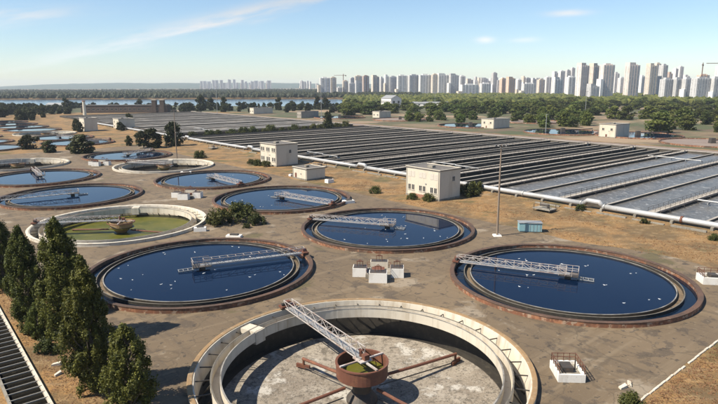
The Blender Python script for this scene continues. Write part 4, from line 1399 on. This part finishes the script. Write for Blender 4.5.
# rough green meadow under the wood beyond the far road
M['meadow'] = mat('rough_meadow', (0.060, 0.068, 0.026), [(0.012, .50, .60, (0.17, 0.12, 0.07), .9), (0.03, .50, .60, (0.11, 0.072, 0.047), .8), (0.1, .55, .66, (0.045, 0.055, 0.02), .7), (0.009, .54, .60, (0.27, 0.19, 0.12), .85)], rough=.95, bump=(.8, .6, .6), coord='World')
md = MB()
for i in range(30):
    for j in range(30):
        b0, a0 = 239 + 45 * i, -420 + 34 * j
        md.add([(b0, a0, 0), (b0 + 45, a0, 0), (b0 + 45, a0 + 34, 0), (b0, a0 + 34, 0)], [(0, 1, 2, 3)])
tag(md.build('meadow', M['meadow'], loc=ORG, rz=GRID), kind='structure')
M['shore'] = mat('shore_grass', (0.055, 0.062, 0.026), [(0.02, .5, .62, (0.10, 0.085, 0.04), .8), (0.1, .55, .66, (0.03, 0.038, 0.014), .7)], rough=.95, coord='World')
sp = [(-1400, 640), (-480, 580), (-400, 690), (-330, 770), (-110, 735), (-15, 735), (-15, 1000), (-600, 1060), (-1400, 1100)]
tag(MB().add([(x, y, -.005) for x, y in sp], [tuple(range(len(sp)))]).build('lake_shore', M['shore']), kind='structure')

# ------------------------------------------------------------------ river, far forest, hills
rv = [(-3000, 1050), (-640, 1010), (-430, 1040), (-200, 960), (-25, 930), (20, 985), (10, 1400), (-120, 1440), (-520, 1450), (-900, 1450), (-3000, 1560)]
tag(MB().add([(x, y, .03) for x, y in rv], [tuple(range(len(rv)))]).build('river', M['river']), kind='structure')


def blob_forest(n, fn, name, mt, lo, hi):
    mb = MB()
    ico = [(0, 0, 1), (.9, 0, .45), (.28, .85, .45), (-.73, .53, .45), (-.73, -.53, .45), (.28, -.85, .45), (.8, .58, -.5), (-.3, .95, -.5), (-1, 0, -.5), (-.3, -.95, -.5), (.8, -.58, -.5)]
    fc = [(0, 1, 2), (0, 2, 3), (0, 3, 4), (0, 4, 5), (0, 5, 1), (1, 6, 2), (2, 6, 7), (2, 7, 3), (3, 7, 8), (3, 8, 4), (4, 8, 9), (4, 9, 5), (5, 9, 10), (5, 10, 1), (1, 10, 6)]
    for _ in range(n):
        x, y = fn()
        h = rg.uniform(lo, hi)
        w = h * rg.uniform(.35, .6)
        mb.add([(x + v[0] * w * rg.uniform(.7, 1.2), y + v[1] * w * rg.uniform(.7, 1.2), h * .55 + v[2] * h * .45 * rg.uniform(.8, 1.15)) for v in ico], fc)
    o = mb.build(name, mt)
    return o


def far1():
    Y = 1460 + 2800 * rg.random() ** 1.6
    return (rg.uniform(-80, 420) - 359) / 566.3 * Y, Y


o = blob_forest(9000, far1, 'far_forest', M['leaf_far'], 9, 17)
tag(o, 'dark forest on the far bank of the river', 'forest', kind='stuff')


def far2():
    Y = 900 + 850 * rg.random()
    return (rg.uniform(345, 760) - 359) / 566.3 * Y, Y


o = blob_forest(6500, far2, 'far_woodland', M['leaf_green'], 7, 13)
tag(o, 'far woodland mass at the foot of the city blocks', 'woodland', kind='stuff')

M['hill'] = mat('wooded_hill', (0.035, 0.055, 0.030), [(0.004, .5, .65, (0.06, 0.075, 0.04), .8), (0.012, .62, .68, (0.22, 0.21, 0.18), .7)], rough=.95, coord='World')
hl = MB()
NX, NY = 150, 8
prof_h = [(-200, 5), (-20, 14), (20, 44), (50, 70), (90, 82), (150, 86), (215, 84), (262, 80), (320, 72), (380, 60), (500, 40), (720, 26), (900, 15)]


def hprof(px):
    for (a, b) in zip(prof_h, prof_h[1:]):
        if a[0] <= px <= b[0]:
            return a[1] + (b[1] - a[1]) * (px - a[0]) / (b[0] - a[0])
    return 5


for i in range(NX + 1):
    px = -200 + 1100 * i / NX
    for j in range(NY + 1):
        Y = 7600 + 2600 * j / NY
        s_ = math.sin(math.pi * min(1, j / NY * 1.15) / 1.6) if j else 0
        x = (px - 359) / 566.3 * 8600
        hgt = hprof(px) * s_ * (1 + .22 * mnoise.noise((x * .0012, Y * .0012, 4))) + 6 * mnoise.noise((x * .006, Y * .004, 1)) * (j > 0)
        hl.v.append((x * Y / 8600, Y, hgt if j else -4))
for i in range(NX):
    for j in range(NY):
        a = i * (NY + 1) + j
        hl.f.append((a, a + NY + 1, a + NY + 2, a + 1))
tag(hl.build('hills', M['hill']), kind='structure')

# ------------------------------------------------------------------ the city
CM = {
    'white': mat('tower_white', (0.76, 0.74, 0.70), [((.05, .05, .33), .5, .6, (0.64, 0.62, 0.59), .6)], rough=.85, rand=.08),
    'pink': mat('tower_pink', (0.72, 0.62, 0.55), [((.05, .05, .33), .5, .6, (0.76, 0.69, 0.63), .6)], rough=.85, rand=.06),
    'beige': mat('tower_beige', (0.66, 0.57, 0.46), [((.05, .05, .33), .5, .6, (0.48, 0.40, 0.31), .6)], rough=.85, rand=.08),
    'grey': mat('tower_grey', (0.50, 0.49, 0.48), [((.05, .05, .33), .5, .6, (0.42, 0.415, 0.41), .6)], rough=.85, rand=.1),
    'brown': mat('tower_brown', (0.40, 0.29, 0.23), rough=.85, rand=.1),
    'orange': mat('tower_orange', (0.58, 0.42, 0.30), rough=.85, rand=.1),
}
CM['strip'] = mat('balcony_strip', (0.30, 0.295, 0.29), [((.08, .08, .35), .5, .56, (0.45, 0.44, 0.42), .7)], rough=.5, rand=.15)


def tower(x0, x1, ytop, D, m, label, strips, depth=14, rz=None, roof=True, name='tower_block'):
    xc = (x0 + x1) / 2
    ztop = CAM_H + (85.9 - ytop) / 566.3 * D
    w = (x1 - x0) / 566.3 * D * 1.08
    rz = R(18) if rz is None else rz
    dep = min(depth, w * .9 / max(.15, math.sin(abs(rz)) + .25))
    fw = max(3.0, (w - dep * abs(math.sin(rz))) / math.cos(rz))
    t = thing(name, label, 'building', at(xc, D), rz, 'city blocks on the skyline')
    MB().box(-fw / 2, fw / 2, -dep / 2, dep / 2, -.5, ztop).build('wall', CM[m], t)
    if roof:
        MB().box(-fw * .25, fw * .2, -dep * .25, dep * .25, ztop, ztop + 3.2).box(fw * .28, fw * .4, -dep * .2, dep * .2, ztop, ztop + 1.8).build('roof_house', CM[m], t)
    if int(x0 * 13) % 3 == 0 and fw > 8:
        wh = ztop * (.35 + .4 * ((x0 * 3.7) % 1))
        MB().box(-fw * .75, -fw / 2 - .31, -dep * .7, dep * .3, -.5, wh).build('low_wing', CM['white' if m != 'white' else 'beige'], t)
    if int(x0 * 7) % 4 == 0:
        MB().box(-fw * .5, fw * .05, -dep * .49, dep * .49, ztop + .01, ztop + 5.5).build('upper_storeys', CM[m], t)
    st = max(1, strips)
    for k in range(st):
        xx = -fw / 2 + (k + .5) * fw / st
        sw = fw / st * .2
        MB().box(xx - sw, xx + sw, -dep / 2 - .35, -dep / 2 + .2, 3, ztop - 1.5).build('balcony_strip', CM['strip'], t)
        MB().box(xx + fw / st * .42, xx + fw / st * .5, -dep / 2 - .5, -dep / 2 + .1, 0, ztop + .4).build('pilaster', CM[m], t) if k < st - 1 else None
    for k in range(2 if dep > 8 else 1):
        yy_ = -dep / 2 + (k + .5) * dep / (2 if dep > 8 else 1)
        MB().box(fw / 2 - .1, fw / 2 + .3, yy_ - 1.2, yy_ + 1.2, 3, ztop - 1.5).build('balcony_strip', CM['strip'], t)
        MB().box(-fw / 2 - .3, -fw / 2 + .1, yy_ - .9, yy_ + .9, 3, ztop - 1.5).build('balcony_strip', CM['strip'], t)
    return t


CITY = [
    (321, 331, 78.3, 1800, 'white', 2, 'pair of pale towers standing apart by the lake, wider one'), (331, 337, 78.0, 1830, 'beige', 1, 'narrow pale tower joined to the lakeside tower'),
    (337.5, 343, 87.5, 1900, 'white', 2, 'low white block between the lakeside towers and the brown tower'), (343, 348.5, 81.3, 1850, 'beige', 1, 'narrow beige tower left of the grey dark block'),
    (349, 355, 83.5, 1800, 'grey', 2, 'short grey block before the brown tower'), (355.5, 362, 82.5, 1750, 'grey', 2, 'dark grey block below the brown tower'),
    (350, 355.5, 78.5, 2300, 'grey', 1, 'thin grey tower behind the short grey block'), (355, 362, 76.6, 2050, 'beige', 2, 'beige tower with crane left of the brown tower'), (362.5, 369, 76.6, 2000, 'brown', 2, 'brown red tower of the middle skyline'),
    (371.5, 379, 77.3, 1900, 'beige', 2, 'beige tower right of the brown red tower'), (379.5, 383.5, 78.8, 1950, 'white', 1, 'thin white tower in a skyline gap'),
    (384, 388.5, 77.0, 1800, 'white', 1, 'white slim tower joined to the grey one'), (388.5, 396, 77.4, 1800, 'grey', 2, 'grey tower beside the slim white one'),
    (396.5, 406, 76.3, 1750, 'white', 2, 'white and grey tower above the gabled hall'), (407, 418, 76.0, 1750, 'grey', 4, 'long striped grey slab, leftmost section'),
    (418, 429.5, 75.8, 1740, 'white', 4, 'long striped pale slab, second section'), (430, 436, 75.3, 1730, 'beige', 2, 'beige corner section of the long slab'),
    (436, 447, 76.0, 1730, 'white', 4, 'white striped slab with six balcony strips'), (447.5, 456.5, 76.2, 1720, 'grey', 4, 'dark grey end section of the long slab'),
    (457, 463, 77.0, 1900, 'white', 1, 'white tower right of the dark slab end'), (459, 476, 85.0, 1700, 'white', 5, 'long low white block before the hazy houses'),
    (464, 471, 80.5, 2700, 'beige', 2, 'hazy beige block behind the low white block'), (471.5, 477, 82.0, 2600, 'white', 2, 'hazy white block near the low white one'),
    (478, 488, 84.0, 1750, 'white', 4, 'bright white low block in the middle skyline'), (480, 485, 79.5, 2700, 'grey', 1, 'hazy grey tower behind the bright white block'),
    (489, 493.8, 74.0, 2100, 'grey', 2, 'lone taller grey tower of the middle skyline'), (497, 502.5, 79.5, 1900, 'orange', 2, 'left of the two orange beige blocks'),
    (503.5, 512, 79.3, 1850, 'orange', 3, 'right of the two orange beige blocks'), (513, 518, 80.5, 2000, 'white', 1, 'white narrow block right of the orange ones'),
    (519, 532, 84.2, 1700, 'white', 5, 'wide white low block before hazy towers'), (521, 527, 79.0, 2600, 'grey', 2, 'hazy grey towers above the wide white block'),
    (527.5, 533, 80.0, 2700, 'white', 1, 'hazy white tower above the wide white block'), (533.5, 541, 80.5, 2100, 'beige', 2, 'beige block left of the white cluster'),
    (541, 548, 78.2, 2200, 'white', 2, 'white block at the edge of the white cluster'), (548, 554, 74.0, 2300, 'white', 2, 'stepped white tower of the cluster, left half'),
    (554, 560, 72.4, 2250, 'white', 2, 'stepped white tower of the cluster, right half'), (548, 558.5, 80.0, 1600, 'white', 3, 'shorter white block below the stepped tower'),
    (560.5, 565, 71.5, 2500, 'grey', 1, 'thin dark tower behind the white block'), (565.5, 569.5, 69.5, 2500, 'grey', 1, 'thinnest dark tower beside the pink tower'),
    (562, 570, 78.0, 1500, 'white', 2, 'pale block just left of the pink towers'), (572, 583, 67.2, 1250, 'pink', 4, 'first of the tall pink white towers from the thin dark ones'),
    (584, 593.5, 67.4, 1330, 'beige', 3, 'beige tower between two tall pink white towers'), (594.5, 607.5, 66.6, 1230, 'pink', 4, 'widest tall pink white tower in the middle of three'),
    (583.5, 594, 87.0, 1200, 'grey', 3, 'low dark block at the foot of the beige tower'), (607.5, 613, 74.8, 2100, 'white', 2, 'hazy white tower between the tall pink ones'),
    (613, 619, 79.0, 1900, 'white', 2, 'shorter hazy white tower between the tall pink ones'), (619.5, 632, 67.0, 1230, 'pink', 4, 'tall pink white tower left of the beige cluster'),
    (632.5, 638.5, 77.5, 1700, 'white', 2, 'white tower between pink tower and beige cluster'), (640, 648, 67.5, 1350, 'beige', 3, 'beige cluster of tall towers, left wing'),
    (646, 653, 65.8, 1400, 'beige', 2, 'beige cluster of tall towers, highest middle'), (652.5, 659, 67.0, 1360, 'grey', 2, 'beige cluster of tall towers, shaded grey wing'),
    (655, 665, 80.3, 1150, 'grey', 4, 'long grey slab by the woodland, first section'), (665, 675, 80.1, 1150, 'grey', 4, 'long grey slab by the woodland, second section'),
    (675, 685, 80.0, 1145, 'grey', 4, 'long grey slab by the woodland, third section'), (660, 664.5, 75.0, 1900, 'brown', 1, 'thin brown tower behind the grey slab'),
    (665.5, 670, 70.5, 2100, 'white', 1, 'white pointed tower behind the slab, left'), (670, 675, 68.5, 2150, 'white', 1, 'white pointed tower behind the slab, higher right'),
    (676, 682, 77.5, 2300, 'white', 2, 'hazy white tower behind the third slab section'), (685.5, 702, 79.6, 1080, 'grey', 5, 'dark slab with bright white gable end'),
    (702.5, 711.5, 79.5, 1080, 'grey', 3, 'dark slab right of the white gable slab'), (690, 701, 76.5, 1700, 'orange', 3, 'orange unfinished building under the crane'),
    (708, 714, 70.0, 1400, 'white', 1, 'white tower face by the picture edge'), (712, 726, 69.5, 1150, 'grey', 5, 'tall dark slab cut by the picture edge'), (727, 745, 73, 1200, 'white', 5, 'tower just outside the picture edge'),
]
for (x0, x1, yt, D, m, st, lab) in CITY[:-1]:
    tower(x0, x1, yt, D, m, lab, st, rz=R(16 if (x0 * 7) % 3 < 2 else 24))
FAR = []
for k in range(20):
    px = 206 + 66 * (k / 19) + rg.uniform(-1.5, 1.5)
    w = rg.uniform(2.2, 4.2)
    FAR.append((px, w, rg.uniform(79.5, 83.0), rg.uniform(6000, 6900), 'white', 'faint white tower far across the river', 1, False))
for k in range(12):
    px = 305 + rg.uniform(-3, 20)
    FAR.append((px, 2, rg.uniform(81, 83.5), rg.uniform(4200, 5000), 'white', 'faint tower beside or behind the lakeside pair', 1, False))
for k in range(46):
    px = rg.uniform(458, 640)
    w = rg.uniform(2.5, 6)
    FAR.append((px, w, rg.uniform(78.0, 83.5), rg.uniform(2500, 3800), rg.choice(['white', 'white', 'beige', 'grey']), 'hazy pale block behind %s', 2, rg.random() < .5))
BUCKET = {}
for f in sorted(FAR):
    lab = f[5] % next(m for x, m in MARKS if f[0] < x) if '%s' in f[5] else f[5]
    BUCKET.setdefault(lab, []).append(f)
ORD += 'seventeenth eighteenth nineteenth twentieth'.split()
for lab, items in BUCKET.items():
    for k, (px, w, yt, D, m, _, st, rf_) in enumerate(items):
        tower(px - w / 2, px + w / 2, yt, D, m, lab if len(items) == 1 else '%s, %s from left' % (lab, ORD[k]), st, depth=18, roof=rf_)


def crane(px, D, h, jib, rz, label):
    t = thing('tower_crane', label, 'crane', at(px, D), rz, 'cranes over the city')
    m = MB().bar((0, 0, 0), (0, 0, h), 2.2)
    m.build('mast', M['rust'], t)
    MB().bar((-jib * .3, 0, h), (jib, 0, h), 1.5).build('jib', M['rust'], t)
    MB().box(-1.8, 1.8, -1.8, 1.8, h - 3, h + 6, bev=1.2).build('cab', M['rust'], t)
    MB().box(-jib * .3, -jib * .2, -1.5, 1.5, h - 4, h + .5).build('counterweight', M['darkmetal'], t)


crane(694, 1650, 89, 14, R(70), 'reddish tower crane seen end-on over the orange building')
crane(714.5, 1380, 83, 40, R(175), 'thin tower crane with a long level jib at the picture edge')
crane(344, 2300, 74, 38, R(170), 'tiny tower crane above the middle skyline')

# ------------------------------------------------------------------ dry grass tufts
tg = MB()
rg = random.Random(3)


def tuft(x, y, z, s):
    for _ in range(4):
        t = rg.uniform(0, 6.28)
        l = Vector((math.cos(t), math.sin(t), 0))
        d = Vector((-l.y, l.x, 0)) * (.07 * s)
        h = Vector((0, 0, s * rg.uniform(.08, .2)))
        p = Vector((x + rg.gauss(0, .15), y + rg.gauss(0, .15), z))
        tg.add([p - d, p + d, p + h + l * s * .2], [(0, 1, 2)])


for _ in range(9000):
    a = -26 - 20 * rg.random() ** 1.3
    b = rg.uniform(-50, 22)
    p = W(a, b)
    tuft(p.x, p.y, -.03, rg.uniform(.5, 1.1))
for _ in range(9000):
    a, b = rg.uniform(-45, 150), rg.uniform(25, 52)
    if mnoise.noise((a * .06, b * .1, 2)) < -.05:
        continue
    p = W(a, b, bank(b, a) - .03)
    tuft(p.x, p.y, p.z, rg.uniform(.5, 1.2))
for _ in range(3500):
    a, b = rg.uniform(-5, 80), rg.uniform(-76.4, -71)
    p = W(a, b)
    tuft(p.x, p.y, -.03, rg.uniform(.4, .9))
M['straw'] = leafmat('dry_straw', (0.15, 0.095, 0.04), (0.27, 0.175, 0.07), .0, .1)
tag(tg.build('dry_grass', M['straw']), 'dry straw-coloured grass on the banks and verges', 'grass', kind='stuff')

# ------------------------------------------------------------------ haze over the distance
hz = bpy.data.materials.new('haze_air')
hz.use_nodes = True
hn, hlk = hz.node_tree.nodes, hz.node_tree.links
hn.remove(hn['Principled BSDF'])
pv = hn.new('ShaderNodeVolumePrincipled')
pv.inputs['Color'].default_value = (0.80, 0.90, 1.0, 1)
pv.inputs['Density'].default_value = 0.000068
pv.inputs['Anisotropy'].default_value = 0.0
hlk.new(pv.outputs[0], hn['Material Output'].inputs['Volume'])
hb = MB().box(-11500, 11500, -500, 10600, -7, 135).build('haze', hz)
tag(hb, 'thin bluish summer haze over the distance', 'haze', kind='stuff')
